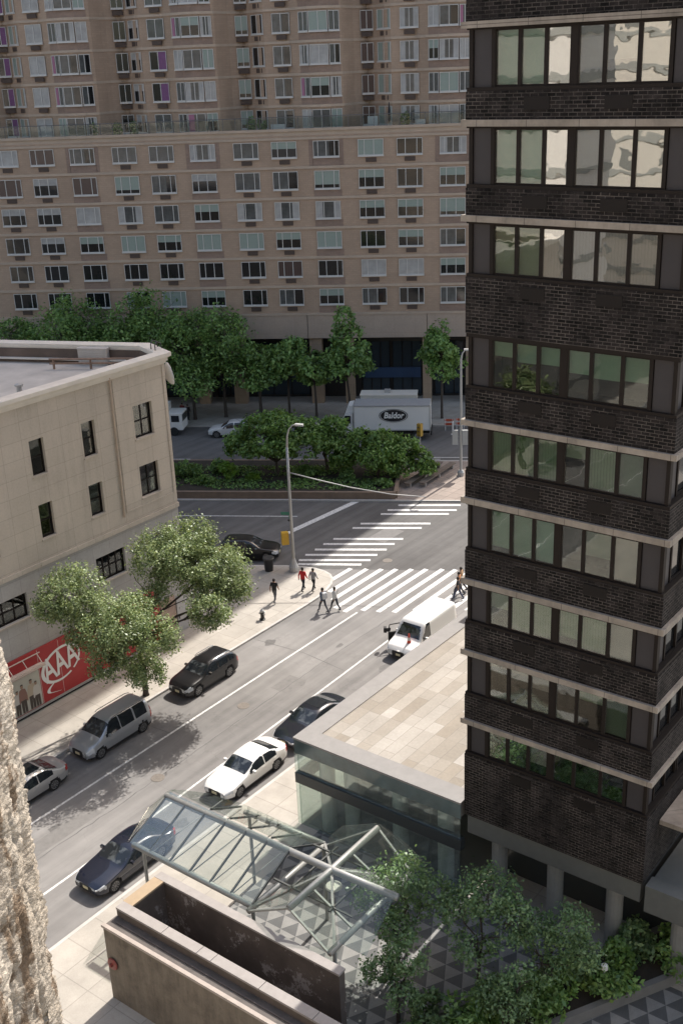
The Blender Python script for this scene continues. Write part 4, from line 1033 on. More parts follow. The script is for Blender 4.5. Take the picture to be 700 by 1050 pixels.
car_at('parked_car', 'silver saloon parked at the left kerb half hidden by the stone pier', 'car', 26.45, 41.9, SEDAN, SILV2, sunroof=True)
WTRUCK['sq'] = 1
wt = car_at('parked_van', 'white van with its driver door open parked beside the crosswalk', 'van', 50.75, 33.75, WTRUCK, WHITEP)
od = MB(); od.obox((-.0, 0, 0), (.42, .10, 0), (-.02, .05, 0), (0, 0, .35)); od.bar((-.42, -.10, .35), (-.30, -.06, .88), .05, .05); od.bar((.42, .1, .35), (.34, .09, .85), .05, .05); od.bar((-.30, -.06, .88), (.34, .09, .86), .05, .05); od.bar((.3, .05, .5), (.55, .32, .62), .06, .22)
oo = od.build('door', TRIM, wt, world=False); oo.location = (1.25, -1.22, .75); oo.rotation_euler = (0, 0, R(-52))
dm = MB(); dm.box(-.09, .09, -.14, .14, -.16, .16); d1 = dm.build('mirror', TRIM, oo, world=False); d1.location = (.62, .02, .5)
ah = wt.location.copy()
# black cars on the avenue, nose to the right
AVR = math.atan2(B_.y, B_.x)
def av_car(name, label, cat, s_nose, n_side, sp, pm, flip=False, **kw):
    cxs = s_nose-sp['L']/2 if not flip else s_nose+sp['L']/2
    p = nb(n_side+sp['W']/2, cxs); return make_car(name, label, cat, (p[0], p[1], 0), AVR+(PI if flip else 0), sp, pm, **kw)
LIMO = dict(SUV); LIMO.update(L=5.0, W=1.95)
av_car('car', 'black sport utility car waiting at the avenue stop line behind the leafy street tree', 'car', -14.4, 75.2, SUV, BLACKP, group='black cars on the avenue')
av_car('car', 'black car waiting furthest left behind the leafy street tree', 'car', -20.0, 75.6, SEDAN, BLACKP, group='black cars on the avenue')
av_car('car', 'white sport utility car driving along the far side of the avenue', 'car', -26.3, 104.7, SUV, paint('pearl', (.55, .55, .54), .3), flip=True)
# box truck
bt = thing('box_truck', 'white box truck with a black oval sign parked on the far side of the avenue', 'truck', (*nb(105.0, -8.3), 0), AVR+PI)
# local: +x towards the cab (left in the picture), -y away from the viewer? -> near side is +y
TW = mat('truck_white', (.66, .65, .62), .45, nvar=.04, nscale=.6); TRF = mat('truck_roof', (.30, .30, .30), .6, nvar=.1)
b_ = MB(); b_.box(-4.0, 3.35, -1.22, 1.22, 1.05, 3.5); b_.build('cargo_box', TW, bt, world=False)
b_ = MB(); b_.box(-3.98, 3.33, -1.2, 1.2, 3.502, 3.55); b_.build('box_roof', TRF, bt, world=False)
tr_ = MB()
for z in (1.05, 3.42): tr_.box(-4.02, 3.37, 1.222, 1.25, z, z+.1)
for x in (-4.02, 3.27): tr_.box(x, x+.1, 1.222, 1.249, 1.155, 3.415)
tr_.build('box_edge_rail', GALV, bt, world=False)
cb = MB(); cb.add([(3.45, -1.1, .7), (4.25, -1.1, .7), (5.6, -1.0, .7), (5.6, -1.0, 1.5), (4.55, -1.08, 1.75), (4.2, -1.0, 2.65), (3.45, -1.05, 2.75),
                   (3.45, 1.1, .7), (4.25, 1.1, .7), (5.6, 1.0, .7), (5.6, 1.0, 1.5), (4.55, 1.08, 1.75), (4.2, 1.0, 2.65), (3.45, 1.05, 2.75)],
                  [(0, 1, 2, 3, 4, 5, 6), (13, 12, 11, 10, 9, 8, 7)]+[(i, 7+i, 7+(i+1) % 7, (i+1) % 7) for i in range(7)])
cb.build('cab', TW, bt, world=False)
ws = MB(); ws.sheet([(4.57, -.9, 1.82), (4.57, .9, 1.82), (4.27, .84, 2.58), (4.27, -.84, 2.58)], .03); ws.build('windshield', CGLASS, bt, world=False)
for s_ in (1, -1):
    sw_ = MB(); sw_.add([(3.65, s_*1.105, 1.75), (4.45, s_*1.105, 1.75), (4.2, s_*1.04, 2.5), (3.65, s_*1.07, 2.5)], [(0, 1, 2, 3)]); sw_.build('side_window', CGLASS, bt, world=False)
    hl = MB(); hl.box(5.58, 5.64, s_*.85-.14, s_*.85+.14, 1.0, 1.25); hl.build('headlight', LAMP, bt, world=False)
    mi = MB(); mi.box(4.3, 4.42, s_*1.35-.1, s_*1.35+.1, 1.75, 2.2); mi.bar((4.3, s_*1.05, 1.9), (4.35, s_*1.3, 1.95), .04, .04); mi.build('side_mirror', TRIM, bt, world=False)
gr = MB(); gr.box(5.602, 5.64, -.6, .6, .85, 1.4); gr.build('grille', TRIM, bt, world=False)
rfr = MB(); rfr.add([(3.4, -.9, 2.78), (4.15, -.85, 2.7), (3.4, -.9, 3.5), (3.4, .9, 2.78), (4.15, .85, 2.7), (3.4, .9, 3.5), (3.9, -.8, 3.4), (3.9, .8, 3.4)], [(0, 1, 6, 2), (3, 5, 7, 4), (1, 4, 7, 6), (6, 7, 5, 2)]); rfr.build('cooling_unit', TW, bt, world=False)
ch = MB(); ch.box(-3.9, 5.4, -.5, .5, .55, 1.04); ch.box(-4.15, -4.02, -1.1, 1.1, .55, .95); ch.build('chassis', TRIM, bt, world=False)
for x in (-2.7, 4.7):
    for s_ in (1, -1):
        wv = MB(); n = 20; wv.add([(.48*math.cos(2*PI*k/n), s_*1.15, .48*math.sin(2*PI*k/n)) for k in range(n)]+[(.48*math.cos(2*PI*k/n), s_*.85, .48*math.sin(2*PI*k/n)) for k in range(n)], [tuple(range(n)), tuple(range(2*n-1, n-1, -1))]+[(k, (k+1) % n, n+(k+1) % n, n+k) for k in range(n)])
        wo = wv.build('wheel', TYRE, bt, world=False); wo.location = (x, 0, .48)
        rv = MB(); rv.add([(.24*math.cos(2*PI*k/n), s_*1.156, .24*math.sin(2*PI*k/n)) for k in range(n)], [tuple(range(n))]); rv.build('rim', RIMM, wo, world=False)
n = 36; lo = MB(); lo.add([(-.5+1.38*math.cos(2*PI*k/n), 1.262, 2.55+.66*math.sin(2*PI*k/n)) for k in range(n)]+[(-.5+1.38*math.cos(2*PI*k/n), 1.224, 2.55+.66*math.sin(2*PI*k/n)) for k in range(n)], [tuple(range(n)), tuple(range(2*n-1, n-1, -1))]+[(k, (k+1) % n, n+(k+1) % n, n+k) for k in range(n)])
los = lo.build('oval_sign', mat('sign_black', (.012, .012, .014), .5), bt, world=False)
rg = MB(); rg.add([(-.5+r*1.38*math.cos(2*PI*k/n), 1.266, 2.55+r*.66*math.sin(2*PI*k/n)) for r in (.90, .94) for k in range(n)], [(k, (k+1) % n, n+(k+1) % n, n+k) for k in range(n)]); rg.build('oval_line', WHT, los, world=False)
me = text_mesh('Baldor', .82, .004, .22, .022); me.materials.append(WHT)
me.transform(Matrix.Translation((-.5, 1.268, 2.56)) @ Matrix.Rotation(PI, 4, 'Z') @ Matrix.Rotation(PI/2, 4, 'X') @ Matrix.Diagonal((.86, 1, 1, 1)))
link('sign_letters', me, los)
for (s_, n_, lab, w0) in ((-30.2, 105.0, 'white box truck half hidden behind the limestone corner building', 1),):
    t2 = thing('box_truck', lab, 'truck', (*nb(106.6, -32.6), 0), AVR)
    for nm, bx, mm in (('cargo_box', (-3.2, 2.0, -1.2, 1.2, 1.0, 3.0), TW), ('cab', (2.05, 3.6, -1.05, 1.05, .6, 2.3), TW), ('chassis', (-3.1, 3.5, -.6, .6, .5, .96), TRIM)):
        q = MB(); q.box(*bx); q.build(nm, mm, t2, world=False)
    q = MB(); q.box(3.605, 3.63, -.9, .9, 1.45, 2.15); q.build('windshield', CGLASS, t2, world=False)
    q = MB(); q.box(2.5, 3.3, -1.07, -1.055, 1.45, 2.1); q.build('side_window', CGLASS, t2, world=False)
    for x in (-1.9, 2.7):
        for s2 in (1, -1):
            wv = MB(); n = 18; wv.add([(.45*math.cos(2*PI*k/n), s2*1.12, .45+.45*math.sin(2*PI*k/n)) for k in range(n)]+[(.45*math.cos(2*PI*k/n), s2*.85, .45+.45*math.sin(2*PI*k/n)) for k in range(n)], [tuple(range(n)), tuple(range(2*n-1, n-1, -1))]+[(k, (k+1) % n, n+(k+1) % n, n+k) for k in range(n)])
            o = wv.build('wheel', TYRE, t2, world=False); o.location = (x, 0, 0)
cv = thing('cargo_van', 'tall cream cargo van seen as a roof behind the box truck', 'van', (*nb(107.35, -8.6), 0), AVR+PI)
q = MB(); q.box(-2.9, 2.6, -.85, .85, .6, 3.75); q.build('body', mat('cream_van', (.52, .50, .45), .45), cv, world=False)
q = MB(); q.box(-2.95, 2.65, -.9, .9, 3.752, 3.85); q.build('roof', mat('cream_van_roof', (.58, .55, .49), .5), cv, world=False)
q = MB(); q.box(2.61, 3.5, -.8, .8, .6, 2.2); q.build('cab', MAT['cream_van'], cv, world=False)
q = MB(); q.box(-.3, .3, -.3, .3, 3.855, 4.15); q.build('roof_vent', GALV, cv, world=False)
for x in (-2.0, 2.6):
    for s2 in (1, -1):
        wv = MB(); n = 16; wv.add([(.4*math.cos(2*PI*k/n), s2*.84, .4+.4*math.sin(2*PI*k/n)) for k in range(n)]+[(.4*math.cos(2*PI*k/n), s2*.6, .4+.4*math.sin(2*PI*k/n)) for k in range(n)], [tuple(range(n)), tuple(range(2*n-1, n-1, -1))]+[(k, (k+1) % n, n+(k+1) % n, n+k) for k in range(n)])
        o = wv.build('wheel', TYRE, cv, world=False); o.location = (x, 0, 0)

# ------------------------------------------------------------------ people
def person(label, loc, rz, shirt, trousers, hair=(.02, .015, .012), skin=(.32, .2, .14), stride=.32, h=1.72, arm=.35, bag=None, group='people walking by the crossing', short=False, held=None):
    root = thing('person', label, 'person', loc, rz, group)
    k = h/1.72*1.03
    J = dict(pel=(0, 0, .93), sp=(0, 0, 1.12), ch=(.01, 0, 1.33), nk=(.02, 0, 1.47), hd=(.045, 0, 1.58), ht=(.05, 0, 1.66))
    for s_, n_ in ((1, 'l'), (-1, 'r')):
        f = stride*s_
        J.update({'hip'+n_: (.0, .09*s_, .88), 'kn'+n_: (f*.55+.05, .095*s_, .49), 'an'+n_: (f*1.0-.03*(f < 0)*3, .10*s_, .09+(.07 if f < 0 else 0)), 'to'+n_: (f*1.0+.17, .11*s_, .035+(.02 if f < 0 else 0)),
                  'sh'+n_: (.01, .18*s_, 1.40), 'el'+n_: (-f*arm*.7-.03, .235*s_, 1.13), 'wr'+n_: (-f*arm*1.6+.06, .23*s_, .90), 'ha'+n_: (-f*arm*1.8+.09, .225*s_, .82)})
    E = [('pel', 'sp'), ('sp', 'ch'), ('ch', 'nk'), ('nk', 'hd'), ('hd', 'ht')]
    for n_ in 'lr': E += [('pel', 'hip'+n_), ('hip'+n_, 'kn'+n_), ('kn'+n_, 'an'+n_), ('an'+n_, 'to'+n_), ('ch', 'sh'+n_), ('sh'+n_, 'el'+n_), ('el'+n_, 'wr'+n_), ('wr'+n_, 'ha'+n_)]
    rad = dict(pel=.135, sp=.12, ch=.135, nk=.055, hd=.092, ht=.078, hip=.088, kn=.062, an=.045, to=.036, sh=.066, el=.045, wr=.034, ha=.036)
    names = list(J); idx = {n_: i for i, n_ in enumerate(names)}
    me = bpy.data.meshes.new('body'); me.from_pydata([tuple(c*k for c in J[n_]) for n_ in names], [(idx[a], idx[b]) for a, b in E], [])
    o = bpy.data.objects.new('body', me); COL.objects.link(o)
    md_ = o.modifiers.new('skin', 'SKIN'); sub = o.modifiers.new('sub', 'SUBSURF'); sub.levels = 1; sub.render_levels = 1
    if not me.skin_vertices: me.skin_vertices.new()
    for n_ in names:
        r = rad.get(n_, rad.get(n_[:-1], .05))*k*1.14; sv_ = me.skin_vertices[0].data[idx[n_]]; sv_.radius = (r, r); sv_.use_root = (n_ == 'pel')
    dg = bpy.context.evaluated_depsgraph_get(); nm = bpy.data.meshes.new_from_object(o.evaluated_get(dg)); bpy.data.objects.remove(o)
    nm.name = 'body'; nm.materials.clear()
    for c in (skin, shirt, trousers, (.03, .028, .026)):
        nm.materials.append(mat('cloth_%03d_%03d_%03d' % tuple(int(v*999) for v in c), c, .85))
    for p_ in nm.polygons:
        c = p_.center/k; arm_ = abs(c.y) > .16 and c.z < 1.36
        if c.z > 1.465: mi_ = 0
        elif c.z < .075: mi_ = 3
        elif arm_ and c.z > .76 and abs(c.y) > .17: mi_ = 1 if (c.z > (1.22 if short else .92)) else 0
        elif c.z > .92: mi_ = 1
        else: mi_ = 2
        p_.material_index = mi_; p_.use_smooth = True
    link('body', nm, root)
    hm = MB(); hm.lathe([(.02, -.10), (.085, -.08), (.102, -.0), (.09, .06), (.05, .098), (.005, .108)], 12, (.02*k, 0, 1.625*k)); hm.build('hair', mat('hair_%d' % int(hair[0]*999), hair, .8), root, smooth=True, world=False)
    if bag:
        b_ = MB(); b_.obox((-.20*k, 0, 1.22*k), (.09, 0, 0), (0, .15, 0), (0, 0, .2)); b_.obox((-.20*k, 0, 1.43*k), (.07, 0, 0), (0, .12, 0), (0, 0, .02))
        for s_ in (1, -1): b_.tube([(-.12, .1*s_, 1.38*k), (.0, .12*s_, 1.5*k), (.14, .1*s_, 1.35*k)], .016, 5)
        bo = b_.build('backpack', mat('bag_%d' % int(bag[0]*999), bag, .7), None); bo.location = loc; bo.rotation_euler = (0, 0, rz)
        tag(bo, held or 'backpack worn by a walking person', 'backpack')
    return root
KH2 = KH
person('person in black top and grey trousers walking alone near the hydrant', (51.9, 46.25, KH), R(20), (.014, .014, .015), (.10, .10, .11), short=True)
person('person in a bright red top walking at the pavement corner by the lamp post', (54.35, 45.75, KH), R(10), (.46, .022, .022), (.025, .027, .035))
person('person in a pale top with dark trousers walking beside the one in red', (54.75, 45.15, KH), R(10), (.28, .27, .28), (.02, .02, .024), h=1.66)
person('person in a blue grey shirt with a pale backpack stepping onto the crosswalk', (52.75, 42.75, 0), R(75), (.13, .16, .22), (.05, .055, .07), bag=(.62, .62, .62), held='pale backpack on the person stepping onto the crosswalk')
person('person in white shirt and dark trousers on the crosswalk beside the backpack wearer', (53.35, 42.2, 0), R(80), (.55, .54, .52), (.03, .033, .045), h=1.68)
person('person in orange brown top at the crosswalk end by the tower edge', (59.7, 36.45, 0), R(95), (.42, .17, .06), (.025, .025, .03))
person('person in dark short sleeved top at the crosswalk end nearest the white van', (59.1, 36.15, 0), R(95), (.03, .028, .03), (.05, .06, .10), short=True, h=1.65)
person('person in tan top behind the others at the crosswalk end', (60.4, 36.7, 0), R(95), (.38, .24, .13), (.03, .03, .04), short=True, h=1.75)
person('person in dark clothes standing on the far pavement left of the white car', (*nb(110.3, -29.6), KH), R(20), (.03, .02, .02), (.02, .02, .022), stride=.08, group='people on the far pavement')
person('person in a red brown top on the far pavement beside the arcade columns', (*nb(110.8, -30.3), KH), R(200), (.20, .035, .03), (.03, .03, .03), stride=.1, group='people on the far pavement')
# ------------------------------------------------------------------ trees and plants
LEAF_SUN = m_leaf('leaf_pale_green', (.07, .12, .04), (.36, .42, .215), .32)
LEAF_DK = m_leaf('leaf_dark_green', (0.072, 0.155, 0.044), (0.240, 0.369, 0.108), .28)
LEAF_MED = m_leaf('leaf_mid_green', (0.075, 0.152, 0.034), (0.195, 0.312, 0.080), .28)
LEAF_LIME = m_leaf('leaf_lime', (.10, .20, .02), (.20, .33, .05), .3)
LEAF_PLZ = m_leaf('leaf_plaza', (0.078, 0.144, 0.063), (0.208, 0.312, 0.140), .35)  # leaf colours lightened to stand for milky glare over the plaza
BARK = mat('bark', (.065, .052, .042), .9, nvar=.3, nscale=6, bump=.4, bscale=30)
def leaf_mesh(name, lobes, n, size, m_, seed=0, flat=.0, keep=.47, ns=.75, shell=.5):
    """lobes: (x,y,z,rx,ry,rz); n leaves spread through the lobes' volume, gaps where a noise field is low"""
    rg_ = np.random.default_rng(seed); lob = np.array(lobes, float)
    vol = lob[:, 3]*lob[:, 4]*lob[:, 5]; pr = vol**.8/np.sum(vol**.8)
    k = rg_.choice(len(lob), n*3, p=pr); d = rg_.normal(size=(n*3, 3)); d /= np.linalg.norm(d, axis=1)[:, None]
    r = (shell+(1-shell)*rg_.random(n*3))**.6*(1+.12*rg_.normal(size=n*3)); pos = lob[k, :3]+d*r[:, None]*lob[k, 3:]
    ok = []
    off = Vector((seed*3.1, seed*1.7, 0))
    for i in range(n*3):
        if len(ok) >= n: break
        v = Vector(pos[i])*ns+off
        if noise.fractal(v, 1.0, 2.0, 3) + .25*rg_.random() > keep-.5: ok.append(i)
    pos = pos[ok]; dd = d[ok]; n = len(ok)
    nr = rg_.normal(size=(n, 3))+dd*.7+np.array([0, 0, .8]); nr /= np.linalg.norm(nr, axis=1)[:, None]
    t = np.cross(nr, rg_.normal(size=(n, 3))); t /= np.linalg.norm(t, axis=1)[:, None]; b = np.cross(nr, t)
    sz = size*(.6+.8*rg_.random(n))[:, None]
    q = np.stack([pos-t*sz*.55, pos+b*sz*.30+nr*sz*.06, pos+t*sz*.55, pos-b*sz*.30+nr*sz*.06], 1).reshape(-1, 3)
    me = bpy.data.meshes.new(name); me.vertices.add(4*n); me.vertices.foreach_set('co', q.ravel())
    me.loops.add(4*n); me.loops.foreach_set('vertex_index', np.arange(4*n)); me.polygons.add(n)
    me.polygons.foreach_set('loop_start', np.arange(0, 4*n, 4)); me.polygons.foreach_set('loop_total', np.full(n, 4)); me.materials.append(m_); me.update(); return me
def limb_path(p, q, bend, seed):
    r_ = random.Random(seed); p, q = Vector(p), Vector(q); out = []
    for i in range(6):
        t = i/5; v = p.lerp(q, t); v += Vector((r_.uniform(-1, 1), r_.uniform(-1, 1), 0))*bend*math.sin(PI*t); v.z += bend*.6*math.sin(PI*t); out.append(v)
    return out
def make_tree(name, label, loc, lobes, trunk_h, tr_r, n, size, m_, seed, group=None, limbs=None, cat='tree', keep=.47, ns=.75, shell=.5):
    root = thing(name, label, cat, loc, 0, group)
    t = MB(); top = (rnd.uniform(-.15, .15), rnd.uniform(-.15, .15), trunk_h)
    t.tube([(0, 0, -.05), (0, 0, .15), (.02, .01, trunk_h*.5), top], [tr_r*1.35, tr_r*1.05, tr_r*.9, tr_r*.75], 10)
    t.build('trunk', BARK, root, smooth=True, world=False)
    l = MB()
    for i, lo_ in enumerate(lobes):
        pts = limb_path(top, (lo_[0], lo_[1], lo_[2]), .35, seed*10+i)
        l.tube(pts, [tr_r*.6*(1-.15*j) for j in range(6)], 7)
        rr = random.Random(seed*77+i)
        for j in range(5):
            a = pts[rr.choice((2, 3, 4, 5))]; b = Vector(lo_[:3])+Vector((rr.uniform(-1, 1)*lo_[3], rr.uniform(-1, 1)*lo_[4], rr.uniform(-.4, .9)*lo_[5]))*.85
            l.tube(limb_path(a, b, .2, seed*31+i*7+j), [tr_r*.24, tr_r*.2, tr_r*.16, tr_r*.12, tr_r*.09, tr_r*.05], 5)
    l.build('limbs', BARK, root, smooth=True, world=False)
    link('crown', leaf_mesh('crown', lobes, n, size, m_, seed, keep=keep, ns=ns, shell=shell), root)
    return root
def rel(lobes, o): return [(x-o[0], y-o[1], z, *( (r, r, r*.85) if not isinstance(r, tuple) else r)) for x, y, z, r in lobes]
T0 = (38.4, 44.75)
LB = [(34.49, 45.15, 8.0, 1.88), (34.48, 41.86, 7, 2.02), (35.6, 40.2, 6.4, 1.34), (33.48, 41.62, 5.4, 1.15), (39.89, 43.66, 8.6, 1.94), (41.51, 41.63, 7.5, 2.15), (41.65, 43.26, 9.0, 1.65), (39.4, 39.92, 6.4, 1.29), (38.62, 43.23, 6.8, 0.91), (33.52, 46.09, 7.4, 1.0), (35.39, 41.04, 4.2, 1.18), (34.24, 44.02, 6.2, 1.29), (41.64, 40.11, 6.8, 1.12), (36.37, 42.36, 7.2, 1.08)]
make_tree('street_tree', 'large pale green sunlit street tree with two spreading crowns before the red hoarding', (T0[0], T0[1], KH), rel(LB, T0), 3.4, .17, 70000, .125, LEAF_SUN, 3, keep=.50, ns=1.15, shell=.2)
for x_, lab in ((21.5, 'street tree beyond the stone pier, nearest the red hoarding'), (10.0, 'street tree further down the side street, second from the hoarding'), (-4.0, 'street tree further down the side street, third from the hoarding'), (-16.0, 'street tree furthest down the side street')):
    make_tree('street_tree', lab, (x_, 45.0, KH), [(0, -.5, 6.6, 2.4, 2.4, 1.9), (-1.6, .2, 5.6, 1.8, 1.8, 1.4), (1.5, -1.2, 5.4, 1.9, 1.9, 1.4), (.3, -2.0, 5.0, 1.7, 1.7, 1.2), (.2, .3, 8.0, 1.7, 1.7, 1.4)], 3.2, .15, 5000, .30, LEAF_SUN, 800+int(x_)+30, 'street trees along the side street')
# dark trees on the far pavement
def crown_lobes(w_, h_, z0, seed, k=8):
    r_ = random.Random(seed); out = []
    for i in range(k):
        a = r_.uniform(0, 2*PI); rr = w_*.5*r_.uniform(.15, .62); t = r_.random()
        f = 1-.55*max(0, t-.45)
        out.append((rr*f*math.cos(a), rr*f*math.sin(a), z0+h_*(.18+.68*t), w_*.27*f, w_*.27*f, h_*.20))
    out.append((0, 0, z0+h_*.5, w_*.36, w_*.36, h_*.34)); return out
FT = [(-47.5, 8.6, 11.5, 2.2, 'dark green tree in front of the apartment block, leftmost of the row'), (-41.9, 9.0, 14.8, 2.4, 'tallest bushy dark tree at the left in front of the apartment block'), (-38.0, 7.2, 12.0, 2.5, 'dark tree filling the gap between the two tall bushy crowns on the left'),
      (-33.4, 8.6, 14.5, 2.4, 'broad dark tree behind the flat roof in front of the apartment block'), (-29.0, 7.6, 12.2, 2.6, 'dark tree just left of the broad crown above the roof corner'), (-25.9, 8.0, 13.4, 2.7, 'dark green tree above the limestone roof corner'), (-22.0, 4.6, 8.0, 3.2, 'small dark tree at the arcade right of the roof corner trees')]
for i, (s_, w_, h_, z0, lab) in enumerate(FT):
    p = nb(110.8+(i % 2)*.8, s_); make_tree('pavement_tree', lab, (p[0], p[1], KH), crown_lobes(w_*1.22, (h_-z0)*.90, z0+.3, 40+i, 12), z0+1.4, .17, 8000, .31, LEAF_DK, 60+i, 'dark trees in front of the apartment block', keep=.50, ns=.55)
for i, (s_, n_, w_, h_, z0, lab) in enumerate(((-19.1, 111.2, 6.0, 8.2, 3.0, 'low dark tree before the arcade left of the pointed one'), (-12.8, 111.0, 5.6, 12.0, 3.2, 'pointed dark green tree standing above the box truck cab'), (-16.2, 110.6, 5.0, 7.0, 2.8, 'small dark tree between the two arcade trees'), (-3.4, 110.8, 5.2, 9.6, 3.4, 'dark green tree against the tower edge by the arcade'))):
    p = nb(n_, s_); lb_ = crown_lobes(w_, h_-z0-.4, z0+.5, 140+i, 9)
    if i == 1: lb_ = [(0, 0, 6.2, 2.3, 2.3, 1.7), (-.9, .4, 5.2, 1.7, 1.7, 1.2), (.9, -.5, 5.6, 1.7, 1.7, 1.2), (.2, .1, 8.3, 1.75, 1.75, 1.6), (-.3, 0, 10.2, 1.1, 1.1, 1.5), (-1.7, .6, 6.2, 1.0, 1.0, .9), (1.6, -.9, 7.0, 1.0, 1.0, .9)]
    make_tree('pavement_tree', lab, (p[0], p[1], KH), lb_, z0+1, .13, 3600, .38, LEAF_DK, 90+i, 'dark trees in front of the apartment block', keep=.47, ns=.55)
# median bed with wall, trees and shrubs
SOIL = mat('planting_soil', (.035, .028, .02), .95, nvar=.4, nscale=2)
mw = MB(); e0, e1 = nb(88.0, -130), nb(88.0, -6.6); e2, e3 = nb(96.6, -6.6), nb(96.6, -130)
def quad_wall(mb, a, b, th, z0, z1):
    a, b = Vector((*a, 0)), Vector((*b, 0)); d = (b-a).normalized(); nr = Vector((-d.y, d.x, 0))*th/2
    mb.prism([tuple((a-nr)[:2]), tuple((b-nr)[:2]), tuple((b+nr)[:2]), tuple((a+nr)[:2])], z0, z1)
quad_wall(mw, e0, e1, .3, KH, .72); quad_wall(mw, e3, (e2[0], e2[1]), .3, KH, .56)
quad_wall(mw, (e1[0]+.1, e1[1]+.05), (e2[0]-.1, e2[1]), .3, KH, .719)
tag(mw.build('planter_wall', mat('brown_stone_wall', (.20, .145, .105), .85, nvar=.18, nscale=1.2)), 'long low brown stone wall round the planting bed in the middle of the avenue', 'planter wall')
sl_ = MB(); sl_.prism([nb(88.15, -130), nb(88.15, -6.75), nb(96.45, -6.75), nb(96.45, -130)], KH+.002, .55); so_ = sl_.build('planting_soil', SOIL); struct(so_)
def med_tree(s_, n_, lobes, lab, n, seed, dz=.25):
    p = nb(n_, s_); L2 = [(ds*B_.x+dn*N_.x, ds*B_.y+dn*N_.y, z+dz, r*1.15, r*1.15, r*.85) for ds, dn, z, r in lobes]
    make_tree('median_tree', lab, (p[0], p[1], .5), L2, 1.3, .16, n, .30, LEAF_MED, seed, 'trees in the avenue median', keep=.45, ns=.6)
med_tree(-17.3, 92.6, [(-3.4, .2, 2.3, 1.1), (2.6, -.8, 2.4, 1.1), (-2.9, 0, 3.0, 1.35), (-1.4, .5, 3.9, 1.6), (.4, 0, 4.2, 1.7), (2.0, .3, 3.7, 1.5), (3.3, -.2, 2.9, 1.2), (-.4, -1.2, 3.2, 1.4), (1.2, -1.2, 3.0, 1.3), (-2.0, -1.0, 2.7, 1.1)], 'wide low green tree in the median left of the lamp post', 9000, 21)
med_tree(-8.4, 92.6, [(-3.2, .2, 2.2, 1.1), (2.4, -.8, 2.0, 1.0), (-2.9, 0, 2.9, 1.3), (-1.2, .3, 3.7, 1.5), (.4, 0, 3.7, 1.6), (2.1, .2, 3.0, 1.4), (3.5, 0, 2.3, 1.1), (4.2, -.2, 1.7, .85), (-.2, -1.3, 3.0, 1.3), (1.4, -1.2, 2.6, 1.2)], 'wide low green tree in the median right of the lamp post', 9000, 22, -.75)
med_tree(-13.0, 93.6, [(-.9, 0, 3.6, 1.2), (.6, .4, 3.7, 1.2), (0, -.8, 2.8, 1.0)], 'smaller green tree in the median between the two wide trees', 3400, 23)
def shrub(name, lab, loc, r, h_, m_, n, seed, size=.22, group=None, parent_z=.5):
    root = thing(name, lab, 'shrub', (loc[0], loc[1], parent_z), 0, group)
    st = MB(); rr = random.Random(seed)
    for k in range(6): st.tube([(rr.uniform(-.08, .08), rr.uniform(-.08, .08), -.05), (rr.uniform(-.5, .5)*r, rr.uniform(-.5, .5)*r, h_*.7)], [.025, .012], 5)
    st.build('stem', BARK, root, world=False)
    lo_ = [(rr.uniform(-.5, .5)*r, rr.uniform(-.5, .5)*r, h_*rr.uniform(.35, .7), r*.55, r*.55, h_*.36) for k in range(5)]
    link('foliage', leaf_mesh('foliage', lo_, n, size, m_, seed, keep=.40, ns=1.2), root); return root
G2 = 'shrubs in the median planting bed'
for i, (s_, n_, r, h_, m_, lab) in enumerate(((-27.0, 91.3, 1.3, 1.6, LEAF_MED, 'mid green shrub in the median beside the limestone corner'), (-24.9, 91.8, 1.2, 1.7, LEAF_DK, 'dark shrub in the median left of the lime green one'), (-23.2, 90.3, .9, .9, LEAF_MED, 'small low green shrub in front of the lime green one'),
        (-21.6, 91.6, 1.3, 1.35, LEAF_LIME, 'bright lime green shrub in the median bed'), (-22.9, 92.9, .9, 1.5, LEAF_DK, 'rounded dark shrub touching the lime green shrub'), (-19.3, 91.2, .7, .7, LEAF_LIME, 'small lime green plant right of the larger lime shrub'), (-14.5, 92.2, 1.0, 1.0, LEAF_DK, 'dark low shrub beneath the median tree left of the lamp'),
        (-10.9, 91.9, .9, .9, LEAF_DK, 'dark low shrub between the median tree trunks'), (-6.9, 91.6, .6, 1.2, LEAF_DK, 'dark narrow shrub right of the right hand median trunk'), (-5.2+.0, 95.2, .9, 1.0, LEAF_MED, 'green plant at the end of the bed beside the benches'), (-7.6, 90.0, .8, .7, LEAF_MED, 'low green plant at the front corner of the bed'), (-33, 92, 2.0, 2.0, LEAF_DK, 'large dark shrub in the median further left'))):
    if n_ > 95: s_ = -7.3
    shrub('shrub', lab, nb(n_, s_), r, h_, m_, 900, 300+i, .22, G2)
gc = link('ground_cover', leaf_mesh('ground_cover', [(*nb(n__, s_), .58, 1.3, 1.5, .30) for n__ in (90.2, 93.5) for s_ in np.arange(-36, -7.5, 1.2)], 15000, .20, LEAF_DK, 77, keep=.36, ns=.4))
gc['kind'] = 'stuff'
